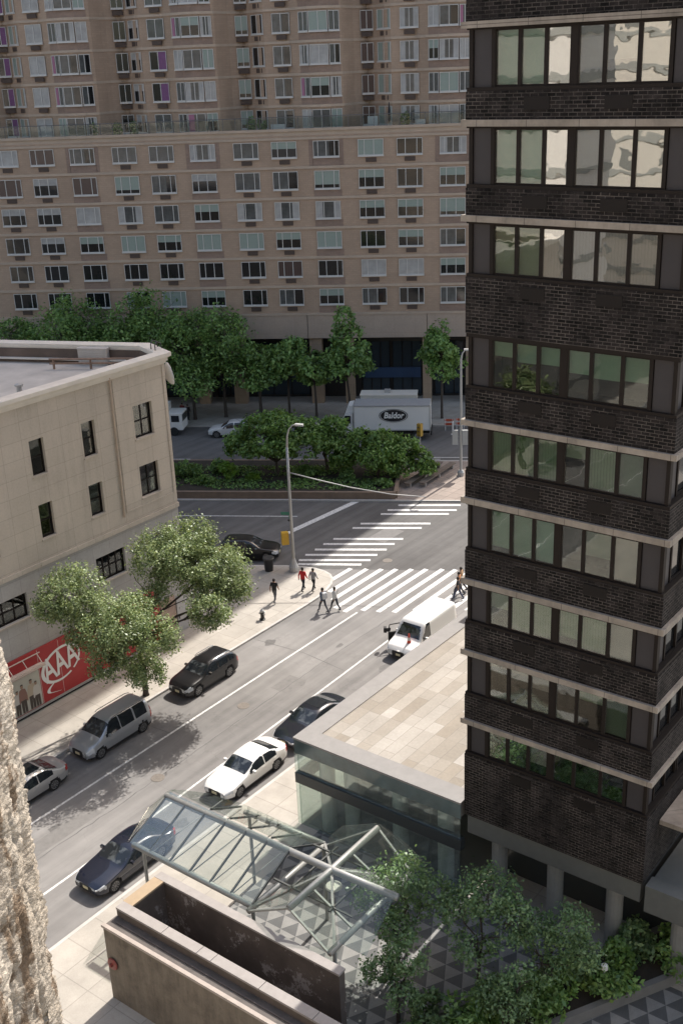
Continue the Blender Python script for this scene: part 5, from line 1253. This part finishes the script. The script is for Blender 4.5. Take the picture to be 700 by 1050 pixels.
# plaza trees, in the shade of the tower
PT = [((28.8, 20.4), [(-.3, .9, 4.6, 1.2), (.6, .2, 5.1, 1.3), (1.0, -.9, 4.4, 1.2), (-.5, -.4, 3.6, 1.1), (.4, .6, 3.5, 1.0)], 'tall leafy tree beside the crossing of the glass canopy', 6200, 31),
      ((29.6, 17.2), [(0, .8, 4.5, 1.2), (.8, 0, 5.2, 1.4), (.5, -1.2, 4.6, 1.2), (-.6, -.2, 3.7, 1.1)], 'leafy tree in the plaza right of the canopy tree, before the columns', 5600, 32),
      ((30.6, 14.6), [(0, .8, 4.0, 1.1), (.6, -.2, 4.4, 1.2), (.2, -1.1, 3.7, 1.0), (-.6, .1, 3.2, .9)], 'leafy tree in the plaza nearest the tower columns', 4600, 33),
      ((26.6, 18.9), [(-.2, .6, 3.4, .9), (.3, -.2, 3.9, 1.0), (-.5, -.6, 2.9, .8)], 'smaller leafy tree at the end of the ramp wall', 3200, 34),
      ((28.0, 15.2), [(0, .5, 3.0, .9), (.5, -.3, 3.4, 1.0), (-.4, -.6, 2.7, .8)], 'small leafy tree in the shaded front planter', 3000, 35)]
for (x, y), lb_, lab, n, sd_ in PT:
    make_tree('plaza_tree', lab, (x, y, KH), [(a, b, c-.75, r*.88, r*.88, r*.7) for a, b, c, r in lb_], 1.8, .08, int(n*.8), .13, LEAF_PLZ, sd_, 'trees in the shaded plaza', keep=.46, ns=1.0, shell=.3)
PLW = mat('planter_stone', (.16, .155, .145), .7, nvar=.15, nscale=2)
pb_ = MB(); P1, P2 = Vector((25.2, 18.6, 0)), Vector((37.5, 11.6, 0)); d_ = (P2-P1).normalized(); n2 = Vector((-d_.y, d_.x, 0))
def rect_along(a, w0, w1, t0, t1): return [tuple((P1+d_*t+n2*w_)[:2]) for t, w_ in ((t0, w0), (t1, w0), (t1, w1), (t0, w1))]
for a in (rect_along(0, -1.9, -1.65, 0, 14), rect_along(0, .35, .6, 0, 14), rect_along(0, -1.649, .349, 0, .25), rect_along(0, -1.649, .349, 13.75, 14)): pb_.prism(a, KH+.005, .62)
tag(pb_.build('planter', PLW), 'long low stone planter across the shaded plaza', 'planter')
ps2 = MB(); ps2.prism(rect_along(0, -1.64, .34, .26, 13.74), KH+.006, .5); struct(ps2.build('planter_soil', SOIL))
for i in range(13):
    q = P1+d_*(.8+i*1.02)+n2*(-.65+.55*math.sin(i*2.1)); labs = ['bushy', 'spreading', 'dense', 'loose', 'dark leaved', 'low']
    names_ = ['at the ramp end of', 'second from the ramp in', 'third from the ramp in', 'fourth from the ramp in', 'fifth from the ramp in', 'sixth from the ramp in', 'in the middle of', 'just right of the middle of', 'ninth from the ramp in', 'tenth from the ramp in', 'third from the tower in', 'second from the tower in', 'at the tower end of']
    shrub('shrub', '%s green shrub %s the long plaza planter' % (labs[i % 6], names_[i]), (q.x, q.y), .85+.2*(i % 3), 1.0+.25*(i % 4), (LEAF_MED, LEAF_PLZ, LEAF_DK)[i % 3], 1100, 500+i, .20, 'shrubs in the plaza planter', .45)
for (x, y, lab) in ((32.2, 13.2, 'small white garden lamp post near the tower end of the planter'), (30.2, 15.7, 'small white garden lamp post by the middle of the planter')):
    gl_ = thing('garden_lamp', lab, 'garden lamp', (x, y, .5)); q = MB(); q.lathe([(.05, 0), (.04, 1.0)], 8); q.build('post', GALV, gl_, world=False); q = MB(); q.lathe([(.04, 0), (.13, .06), (.13, .24), (.03, .3)], 12, (0, 0, 1.0)); q.build('lamp_head', mat('lamp_white', (.62, .62, .60), .4), gl_, world=False)

# ------------------------------------------------------------------ glass canopy over the entrance
ca = thing('glass_canopy', 'cross shaped glass canopy on steel tubes reaching from the plaza over the pavement', 'canopy', (27.6, 22.6, 0))
RX, EX = 27.6, 2.45; YR = 22.6; ZR, ZE = 5.0, 4.0; YE = 31.4; YB = 16.9
tb = MB(); tb.tube([(RX-.2, YE, ZR), (RX, YR, ZR), (RX+.15, 19.6, ZR)], .15, 12); tb.build('ridge_tube', STEEL, ca, smooth=True)
tb = MB(); tb.tube([(RX-2.6, YR, ZR+.002), (RX+3.1, YR, ZR+.002)], .14, 12); tb.build('ridge_tube', STEEL, ca, smooth=True)
for a, b in (((RX-EX, YE-.2), (RX-EX, YR+2.0)), ((RX+EX-.6, YE-2.6), (RX+EX-.4, YR+2.0)), ((RX-2.75, YR+1.95), (RX+1.9, YR+1.95)), ((RX-2.75, YR-1.95), (RX+2.6, YR-1.95))):
    eb = MB(); eb.tube([(*a, ZE), (*b, ZE)], .125, 12); eb.build('eave_tube', STEEL, ca, smooth=True)
YS = np.linspace(YE-.1, YR+2.0, 7)
for y in YS:
    m_ = MB(); m_.bar((RX-EX, y, ZE+.1), (RX-.15, y, ZR+.09), .06, .09); m_.build('mullion', mat('mullion_grey', (.07, .075, .073), .45, metal=.3), ca)
for y in YS[2:]:
    m_ = MB(); m_.bar((RX+EX-.5, y, ZE+.1), (RX+.1, y, ZR+.09), .05, .08); m_.build('mullion', MAT['mullion_grey'], ca)
for x0, y0, x1, y1 in ((RX, YR, RX-EX, YR+1.95), (RX, YR, RX+EX-.4, YR+1.95), (RX, YR, RX-EX, YR-1.95), (RX, YR, RX+EX-.2, YR-1.95)):
    m_ = MB(); m_.bar((x0, y0, ZR-.02), (x1, y1, ZE), .10, .10); m_.build('valley_beam', STEEL, ca)
def glass(poly): q = MB(); q.sheet(poly, .018); return q.build('glass_panel', CANGL, ca)
for a, b in zip(YS, YS[1:]):
    glass([(RX-EX-.12, a-.02, ZE+.13), (RX-EX-.12, b+.02, ZE+.13), (RX-.05, b+.02, ZR+.18), (RX-.05, a-.02, ZR+.18)])
for a, b in zip(YS[2:], YS[3:]):
    glass([(RX+.05, a-.02, ZR+.18), (RX+.05, b+.02, ZR+.18), (RX+EX-.35, b+.02, ZE+.13), (RX+EX-.35, a-.02, ZE+.13)])
glass([(RX-EX-.1, YE+.0, ZE+.13), (RX-.1, YE, ZR+.18), (RX+.9, YE+.55, ZE+.5), (RX-.6, YE+.75, ZE+.35)])
glass([(RX+.05, YE-.02, ZR+.18), (RX+.05, YS[1], ZR+.18), (RX+1.5, YS[1]+.2, ZE+.5), (RX+1.0, YE+.1, ZE+.55)])
glass([(RX+.05, YS[1]-.04, ZR+.18), (RX+.05, YS[2], ZR+.18), (RX+1.9, YS[2]-.1, ZE+.33), (RX+1.5, YS[1], ZE+.5)])
for sx in (-1, 1):
    e = 2.7 if sx < 0 else 3.15
    for sy in (-1, 1):
        glass([(RX+sx*.15, YR+sy*.12, ZR+.16), (RX+sx*e, YR+sy*.05, ZR+.18), (RX+sx*(e+.15), YR+sy*2.0, ZE+.12), (RX+sx*EX*.95, YR+sy*2.0, ZE+.12)])
for sx in (-1, 1):
    glass([(RX+sx*.12, YR-.15, ZR+.16), (RX+sx*.05, 19.6, ZR+.17), (RX+sx*2.2, 19.4, ZE+.12), (RX+sx*2.2, YR-2.0, ZE+.12)])
glass([(RX+3.2, YR, ZR+.2), (RX+3.35, YR+2.0, ZE+.12), (RX+4.1, YR+.7, ZE-.1)]); glass([(RX+3.2, YR, ZR+.2), (RX+3.35, YR-2.0, ZE+.12), (RX+4.1, YR-.7, ZE-.1)])
for x, y in ((RX-EX, YE-.8), (RX-EX, YR+2.0), (RX+EX-.45, YE-2.7), (RX+EX-.45, YR+2.0), (RX-EX, YR-1.95), (RX+EX-.3, YR-1.95)):
    q = MB(); q.tube([(x, y, .12), (x, y, ZE)], .075, 10); q.build('post', STEEL, ca)
for y in YS[1:-1]:
    q = MB(); q.tube([(RX-EX, y, ZE), (RX+EX-.5, y, ZE)], .022, 6); q.build('tie_rod', STEEL, ca)
for dy in (-1.0, 1.0):
    q = MB(); q.bar((RX-1.5, YR+dy, ZR-.45), (RX+1.7, YR+dy, ZR-.45), .07, .07); q.build('purlin', MAT['mullion_grey'], ca)
for dx in (-1.25, 1.25):
    q = MB(); q.bar((RX+dx, YR-1.9, ZR-.45), (RX+dx, YR+1.9, ZR-.45), .07, .07); q.build('purlin', MAT['mullion_grey'], ca)
for x0, y0, x1, y1 in ((RX-2.6, YR, RX-2.75, YR+1.95), (RX-2.6, YR, RX-2.75, YR-1.95), (RX+3.1, YR, RX+1.9, YR+1.95), (RX+3.1, YR, RX+2.6, YR-1.95), (RX-1.25, YR, RX-1.25, YR-1.95), (RX+1.25, YR, RX+1.25, YR-1.95)):
    q = MB(); q.bar((x0, y0, ZR), (x1, y1, ZE), .08, .08); q.build('strut', STEEL, ca)
dl = MB(); dl.lathe([(.02, .06), (.3, .05), (.34, 0), (.3, -.05), (.02, -.07)], 20, (RX+.45, YR+.3, 3.75)); dl.tube([(RX+.45, YR+.3, 3.8), (RX+.1, YR+.05, ZR)], .02, 6)
dl.build('disc_lamp', mat('disc_lamp_white', (.68, .66, .58), .4), ca, smooth=False)

# ------------------------------------------------------------------ ramp with concrete walls
rw = thing('ramp_wall', 'stained brown concrete ramp wall with pale copings round a dark open pit', 'ramp wall', (22, 24, 0))
g_ = NT('stained_concrete'); sp_ = g_.n('SeparateXYZ', i_0=g_.obj)
sv2 = g_.n('CombineXYZ', i_0=g_.math('MULTIPLY', sp_.outputs[1], 2.2), i_1=g_.math('MULTIPLY', sp_.outputs[2], .25)).outputs[0]
f_ = g_.math('ADD', g_.rng(g_.noise(1.0, sv2, 8, .7), .35, .7, 1.12, .72), g_.math('ADD', g_.rng(g_.noise(.8, detail=8, rough=.7), .45, .7, .06, -.34), g_.rng(g_.noise(14), .3, .7, -.08, .08)))
g_.out(g_.scale((.185, .158, .127), f_), .9, .2)
CONC = MAT['stained_concrete']
COPS = mat('coping_stone', (.36, .31, .27), .75, nvar=.14, nscale=3); COPT = mat('coping_sandstone', (.33, .245, .155), .75, nvar=.12, nscale=3); COPG = mat('coping_grey', (.29, .265, .245), .75, nvar=.12, nscale=3)
YA, YZ = 28.92, 12.0
q = MB(); q.box(21.36, 22.06, YZ, YA, .1, 3.62); q.build('outer_wall', CONC, rw)
q = MB(); q.box(21.3, 21.46, YZ, YA+.04, 3.622, 3.74); q.build('outer_coping', COPS, rw)
q = MB(); q.box(21.462, 22.058, YZ, YA, 3.622, 3.66); q.box(21.75, 21.8, YZ, YA-.3, 3.662, 3.70); q.build('gutter', mat('gutter_dark', (.10, .085, .075), .7, nvar=.3, nscale=2), rw)
q = MB(); q.box(22.06, 22.42, YZ, YA-.05, .1, 4.0); q.build('parapet_wall', mat('parapet_brown', (.12, .095, .078), .85, nvar=.2), rw)
yc = [YA-.04, 26.4, 24.6, 23.9, 21.6, 19.2, 16.8, 14.4, YZ]
q = MB()
for a, b in zip(yc, yc[1:]): q.box(22.03, 22.45, b+.012, a-.012, 4.002, 4.10)
q.build('inner_coping', COPG, rw)
PITM = g2 = NT('pit_wall'); sp_ = g2.n('SeparateXYZ', i_0=g2.obj)
flake = g2.rng(g2.noise(.75, detail=10, rough=.8), .56, .575, 0, 1)
hgt = g2.rng(sp_.outputs[2], 1.2, 2.2, 0, 1)
pit_m = g2.out(g2.mix(g2.math('MULTIPLY', flake, hgt), g2.mix(g2.rng(g2.noise(.7), .35, .65, 0, 1), (.078, .065, .058), (.125, .104, .09)), (.26, .24, .23)), .85, .2)
q = MB(); q.box(24.18, 24.5, 19.7, YA-.05, -2.2, 4.0); q.box(22.42, 24.18, 28.42, YA-.05, -2.2, 4.0); q.build('pit_wall', pit_m, rw)
q = MB(); q.box(22.42, 24.18, YZ, 28.42, -2.5, -2.2); q.box(22.43, 24.5, YZ, 19.69, .0, .12); q.build('pit_floor', mat('pit_floor_dark', (.03, .026, .024), .9), rw)
q = MB(); q.box(24.15, 24.53, 19.68, YA, 4.002, 4.09); q.build('far_coping', COPG, rw)
q = MB(); q.box(22.46, 24.14, 28.39, YA, 4.002, 4.088); q.build('end_coping', COPT, rw)
q = MB(); q.lathe([(.02, 0), (.24, .02), (.27, .06), (.24, .1), (.08, .12), (.08, .2), (.02, .22)], 16)
so1 = q.build('standpipe', mat('standpipe_red', (.20, .045, .035), .5, nvar=.2)); so1.location = (21.34, 28.55, 2.05); so1.rotation_euler = (0, R(-90), 0); tag(so1, 'round dark red standpipe on the corner of the ramp wall', 'standpipe')

rl = thing('railing', 'pale metal balustrade beside the ramp pit under the glass canopy', 'railing', (25.0, 22.4, KH))
q = MB(); q.bar((24.9, 20.0, 1.15), (24.9, 25.2, 1.15), .07, .05); q.bar((24.9, 20.0, .25), (24.9, 25.2, .25), .05, .05); q.build('rail', mat('pale_rail', (.5, .5, .48), .5), rl)
for y in np.arange(20.05, 25.25, .26):
    q = MB(); q.box(24.88, 24.92, y-.02, y+.02, KH, 1.13); q.build('baluster', MAT['pale_rail'], rl)
# ------------------------------------------------------------------ street furniture
lp = thing('street_lamp', 'tall grey street lamp at the crossing corner with signs and a long mast arm', 'street lamp', (56.6, 48.4, KH))
q = MB(); q.lathe([(.36, 0), (.36, .35), (.24, .6), (.16, .9), (.14, 1.0)], 12); q.build('base', GALV, lp, world=False)
q = MB(); q.tube([(0, 0, .8), (0, 0, 6), (0, 0, 9.4)], [.125, .10, .085], 10)
q.tube([(0, 0, 9.4), (.02, -.06, 10.2), (.08, -.2, 10.7), (.18, -.45, 11.0), (.26, -.65, 11.05)], [.085, .06, .05, .045, .04], 8); q.build('pole', GALV, lp, smooth=True, world=False)
hd_ = MB(); hd_.obox((.36, -.9, 11.05), (.12, -.26, -.01), (.10, .05, 0), (0, 0, .07)); hd_.build('lamp_head', mat('lamp_head_grey', (.5, .5, .49), .4), lp, world=False)
q = MB(); ax, ay = 60.7-56.6, 39.7-48.4
q.tube([(0, 0, 7.55), (ax*.2, ay*.2, 7.1), (ax*.45, ay*.45, 6.6), (ax*.75, ay*.75, 6.2), (ax, ay, 6.1)], [.045, .042, .038, .034, .03], 7); q.build('mast_arm', GALV, lp, smooth=True, world=False)
q = MB(); q.box(-.34, .34, -.02, .02, 0, .22); s1 = q.build('street_sign', mat('sign_green', (.03, .16, .11), .5), lp, world=False); s1.location = (-.18, .32, 4.35); s1.rotation_euler = (0, 0, R(-60))
s2_ = copy_tree(s1, lp); s2_.location = (.25, .25, 4.05); s2_.rotation_euler = (0, 0, R(20))
q = MB(); q.box(-.25, .25, -.22, .22, -.45, .45); ts = q.build('traffic_signal', mat('signal_yellow', (.55, .33, .03), .5), lp, world=False); ts.location = (-.15, .55, 2.5); ts.rotation_euler = (0, 0, R(-40))
q = MB(); q.bar((-.1, .35, 3.1), (0, 0, 3.2), .05, .05); q.lathe([(.08, 0), (.1, .1), (.02, .14)], 8, (0, .2, 3.85)); q.build('bracket', BLACKM, lp, world=False)
tr2 = thing('trash_bin', 'black wire litter bin on the shaded corner pavement', 'litter bin', (55.7, 50.0, KH)); q = MB(); q.lathe([(.30, 0), (.38, .95), (.40, 1.0), (.36, 1.0), (.33, .85), (.30, .8)], 16); q.build('bin', BLACKM, tr2, world=False)
q = MB(); q.lathe([(.39, .93), (.42, .95), (.42, 1.02), (.39, 1.04)], 16); q.build('rim', mat('bin_rim', (.05, .05, .05), .4), tr2, world=False)
fh = thing('fire_hydrant', 'black and silver fire hydrant on the sunlit pavement', 'fire hydrant', (49.5, 45.3, KH)); q = MB(); q.lathe([(.2, 0), (.2, .06), (.13, .08), (.13, .5), (.17, .52), (.17, .56)], 12); q.build('barrel', BLACKM, fh, world=False)
q = MB(); q.lathe([(.16, .56), (.14, .66), (.07, .74), (.04, .8)], 12); q.build('bonnet', mat('hydrant_silver', (.42, .42, .41), .4, metal=.5), fh, world=False)
for a in (0, PI/2*1.1, -PI/2*1.1): q = MB(); q.tube([(0, 0, .42), (.24*math.cos(a), .24*math.sin(a), .42)], .06, 8); q.build('outlet', MAT['hydrant_silver'], fh, world=False)
co = thing('traffic_cone', 'orange traffic cone standing on the bonnet of the white van', 'traffic cone', (50.62, 34.45, .985)); q = MB(); q.box(-.19, .19, -.19, .19, 0, .03); q.lathe([(.14, .03), (.10, .3), (.04, .68), (.02, .70)], 14); q.build('cone', mat('cone_orange', (.55, .06, .03), .5), co, world=False)
q = MB(); q.lathe([(.108, .26), (.078, .45)], 14); q.build('reflective_band', mat('cone_band', (.6, .55, .52), .4), co, world=False)
# signal pole on the median and tall pole at the right
sp3 = thing('signal_pole', 'thin grey pole with a yellow signal box at the end of the planted median', 'signal pole', (*nb(96.9, -4.95), KH)); q = MB(); q.tube([(0, 0, 0), (0, 0, 3.8)], .07, 8); q.build('pole', GALV, sp3, world=False)
q = MB(); q.box(-.2, .2, -.2, .2, 2.6, 3.75); q.build('signal_box', mat('signal_yellow_dull', (.36, .22, .03), .5), sp3, world=False)
q = MB()
for z in (2.75, 3.1, 3.45): q.lathe([(.12, -.01), (.12, .01)], 10, (-.22, 0, z))
q.build('lens', BLACKM, sp3, world=False)
tp = thing('street_lamp', 'tall pale pole with a sign box standing against the tower edge', 'street lamp', (*nb(93.7, -1.25), KH)); q = MB(); q.tube([(0, 0, 0), (0, 0, 7), (.0, .0, 10.4), (.06, -.1, 10.9), (.2, -.3, 11.2)], [.13, .11, .09, .06, .05], 9); q.build('pole', GALV, tp, world=False)
q = MB(); q.lathe([(.3, 0), (.3, .3), (.2, .5)], 10); q.build('base', GALV, tp, world=False)
q = MB(); q.obox((.3, -.5, 11.2), (.15, -.3, 0), (.1, .05, 0), (0, 0, .07)); q.build('lamp_head', MAT['lamp_head_grey'], tp, world=False)
for ds in (-.5, .35): q = MB(); q.obox((B_.x*ds, B_.y*ds, 3.5), (B_.x*.24, B_.y*.24, 0), (N_.x*.12, N_.y*.12, 0), (0, 0, .65)); q.build('sign_box', mat('sign_box_grey', (.36, .37, .36), .5), tp, world=False)
# benches at the end of the bed
WOOD = mat('weathered_timber', (.15, .12, .095), .8, nvar=.25, nscale=3)
for i, (a, b, lab) in enumerate((((74.9, 50.95), (81.2, 51.55), 'long timber bench along the end of the median bed, nearer the plants'), ((75.7, 49.95), (81.6, 50.45), 'long timber bench on the median refuge, nearer the crosswalk'))):
    t = thing('bench', lab, 'bench', ((a[0]+b[0])/2, (a[1]+b[1])/2, KH), math.atan2(b[1]-a[1], b[0]-a[0]), 'benches on the median refuge'); L2 = math.dist(a, b)/2
    q = MB(); q.box(-L2, L2, -.28, .28, .36, .46); q.build('seat', WOOD, t, world=False)
    for x in (-L2+.4, 0, L2-.4): q = MB(); q.box(x-.12, x+.12, -.22, .22, 0, .36); q.build('leg', COPG, t, world=False)
# barriers and a post by the far kerb
for i, (s_, n_, lab) in enumerate(((-2.6, 107.4, 'orange and white striped barrier at the far kerb, left one'), (-1.5, 107.6, 'orange and white striped barrier at the far kerb, right one'))):
    t = thing('road_barrier', lab, 'barrier', (*nb(n_, s_), .0), AVR, 'barriers at the far kerb')
    for z in (.45, .85): q = MB(); q.box(-.45, .45, -.03, .03, z, z+.22); q.build('board', mat('barrier_orange', (.42, .07, .03), .6), t, world=False)
    for x in (-.35, .35): q = MB(); q.bar((x, -.3, 0), (x, 0, 1.1), .04, .04); q.bar((x, .3, 0), (x, 0, 1.1), .04, .04); q.build('leg', WHT, t, world=False)
t = thing('marker_post', 'slim white marker post beside the striped barriers', 'post', (*nb(105.8, -2.2), 0)); q = MB(); q.lathe([(.18, 0), (.18, .05), (.07, .07), (.07, 1.3), (.03, 1.34)], 10); q.build('post', WHT, t, world=False)
# terrace furniture on the apartment block
tu = thing('closed_parasol', 'closed dark parasol standing on the apartment terrace', 'parasol', (*nb(116.95, -8.55), 27.62)); q = MB(); q.tube([(0, 0, 0), (0, 0, 2.6)], .03, 6); q.build('pole', GALV, tu, world=False); q = MB(); q.lathe([(.05, .9), (.16, 1.1), (.12, 2.0), (.03, 2.75)], 10); q.build('canopy', mat('parasol_dark', (.02, .02, .025), .8), tu, world=False)
for i, (s_, w_, lab) in enumerate(((-10.2, 1.0, 'white covered furniture on the terrace left of the closed parasol'), (-19.6, 1.5, 'white terrace sofa beside the clipped plants'), (-5.5, .9, 'pale terrace chair right of the closed parasol'))):
    t = thing('terrace_seat', lab, 'seat', (*nb(116.95, s_), 27.62), AVR, 'seats on the apartment terrace'); q = MB(); q.box(-w_/2, w_/2, -.3, .3, .25, .5); q.build('seat', mat('terrace_white', (.55, .55, .55), .6), t, world=False)
    q = MB(); q.box(-w_/2, w_/2, .2, .32, .5, 1.5 if i == 0 else 1.05); q.build('backrest', MAT['terrace_white'], t, world=False)
    for x in (-w_/2+.06, w_/2-.06): q = MB(); q.box(x-.04, x+.04, -.25, .25, 0, .25); q.build('leg', BLACKM, t, world=False)
for i, s_ in enumerate((-38.6, -36.0, -34.3, -22.3, -21.2, -52.0, -7.0)):
    t = thing('potted_plant', ['leftmost dark potted shrub visible on the terrace rail', 'dark potted shrub on the terrace above the flat roof tree', 'dark potted shrub right of the pair above the roof tree', 'tall dark potted plant on the terrace left of the white sofa', 'second dark potted plant beside the white terrace sofa', 'dark potted shrub at the left picture edge of the terrace', 'dark potted plant between parasol and terrace chair'][i], 'potted plant', (*nb(117.0, s_), 27.62), 0, 'potted plants on the terrace')
    q = MB(); q.lathe([(.25, 0), (.32, .5), (.28, .5)], 10); q.build('pot', COPG, t, world=False); link('foliage', leaf_mesh('foliage', [(0, 0, 1.1, .5, .5, .75)], 260, .22, LEAF_DK, 700+i, keep=.3), t)

# ------------------------------------------------------------------ rough stone pier at the viewpoint's window
g3 = NT('rough_stone'); n_a = g3.noise(30, detail=10, rough=.7); n_b = g3.noise(7, detail=6)
sp3_ = g3.n('SeparateXYZ', i_0=g3.obj); pv3 = g3.n('CombineXYZ', i_0=g3.math('MULTIPLY', sp3_.outputs[0], 16.0), i_1=g3.math('MULTIPLY', sp3_.outputs[1], 16.0), i_2=g3.math('MULTIPLY', sp3_.outputs[2], 4.5)).outputs[0]
pitd = g3.rng(g3.noise(1.0, pv3, 8, .7), .53, .60, 0, 1)  # brown patches paint pits and their shade into the stone colour
c_ = g3.mix(g3.rng(n_b, .3, .7, 0, 1), (.38, .33, .265), (.49, .445, .38)); c_ = g3.mix(g3.math('MULTIPLY', pitd, .85), c_, (.16, .11, .07))
g3.out(g3.scale(c_, g3.math('MULTIPLY', g3.rng(n_a, .3, .7, .80, 1.16), g3.rng(g3.noise(90, detail=5, rough=.75), .35, .65, .82, 1.14))), .95, .15, g3.math('ADD', n_a, g3.math('MULTIPLY', g3.noise(120, detail=4), .6)), 1.0, .012)
az = R(56.6); dist = 1.7; P = Vector((math.cos(az)*dist, math.sin(az)*dist, 0)); faz = R(36)
fd = Vector((math.cos(faz), math.sin(faz), 0)); nd = Vector((fd.y, -fd.x, 0))         # face runs along fd, looks along nd
W_, H0, H1 = 1.0, 31.6, 34.1; nx = 150; ZL = list(np.linspace(28.5, 31.8, 130))[:-1]+list(np.linspace(31.8, 33.7, 850))[:-1]+list(np.linspace(33.7, 37.5, 130)); nz = len(ZL)-1; vs = []
for i in range(nx+1):
    t_ = i/nx; a = -W_+(W_+.25)*t_ if t_ < .8 else (-W_+(W_+.25)*.8)*(1-(t_-.8)/.2)+.25*(t_-.8)/.2
    for j in range(nz+1):
        z = float(ZL[j]); back = max(0, a)
        p = P+fd*min(a, .012*(1-math.exp(-back/.012)))+nd*(-back); p.z = z
        q_ = max(-.2, a)
        d = noise.fractal(Vector((a*16, z*7, 0)), .9, 2.2, 6)*.0055+noise.noise(Vector((a*3+7, z*2.2, 3)))*.006
        d -= .045*max(0, noise.noise(Vector((a*22, z*4.5, 9)))-.08)+.02*max(0, noise.noise(Vector((a*60, z*17, 4)))-.05)+.012*max(0, noise.noise(Vector((a*130, z*60, 14)))-.1)+.008*abs(noise.noise(Vector((a*200, z*110, 2))))+.06*max(0, noise.noise(Vector((a*7, z*3.1, 21)))-.25)
        p += nd*d+fd*d*(.7 if a > -.05 else 0); vs.append(p)
pm_ = MB(); pm_.add(vs, [(i*(nz+1)+j, (i+1)*(nz+1)+j, (i+1)*(nz+1)+j+1, i*(nz+1)+j+1) for i in range(nx) for j in range(nz)])
po_ = pm_.build('stone_pier', g3.m, smooth=True); tag(po_, 'rough cream stone pier close to the viewpoint at the lower left edge', 'stone pier')
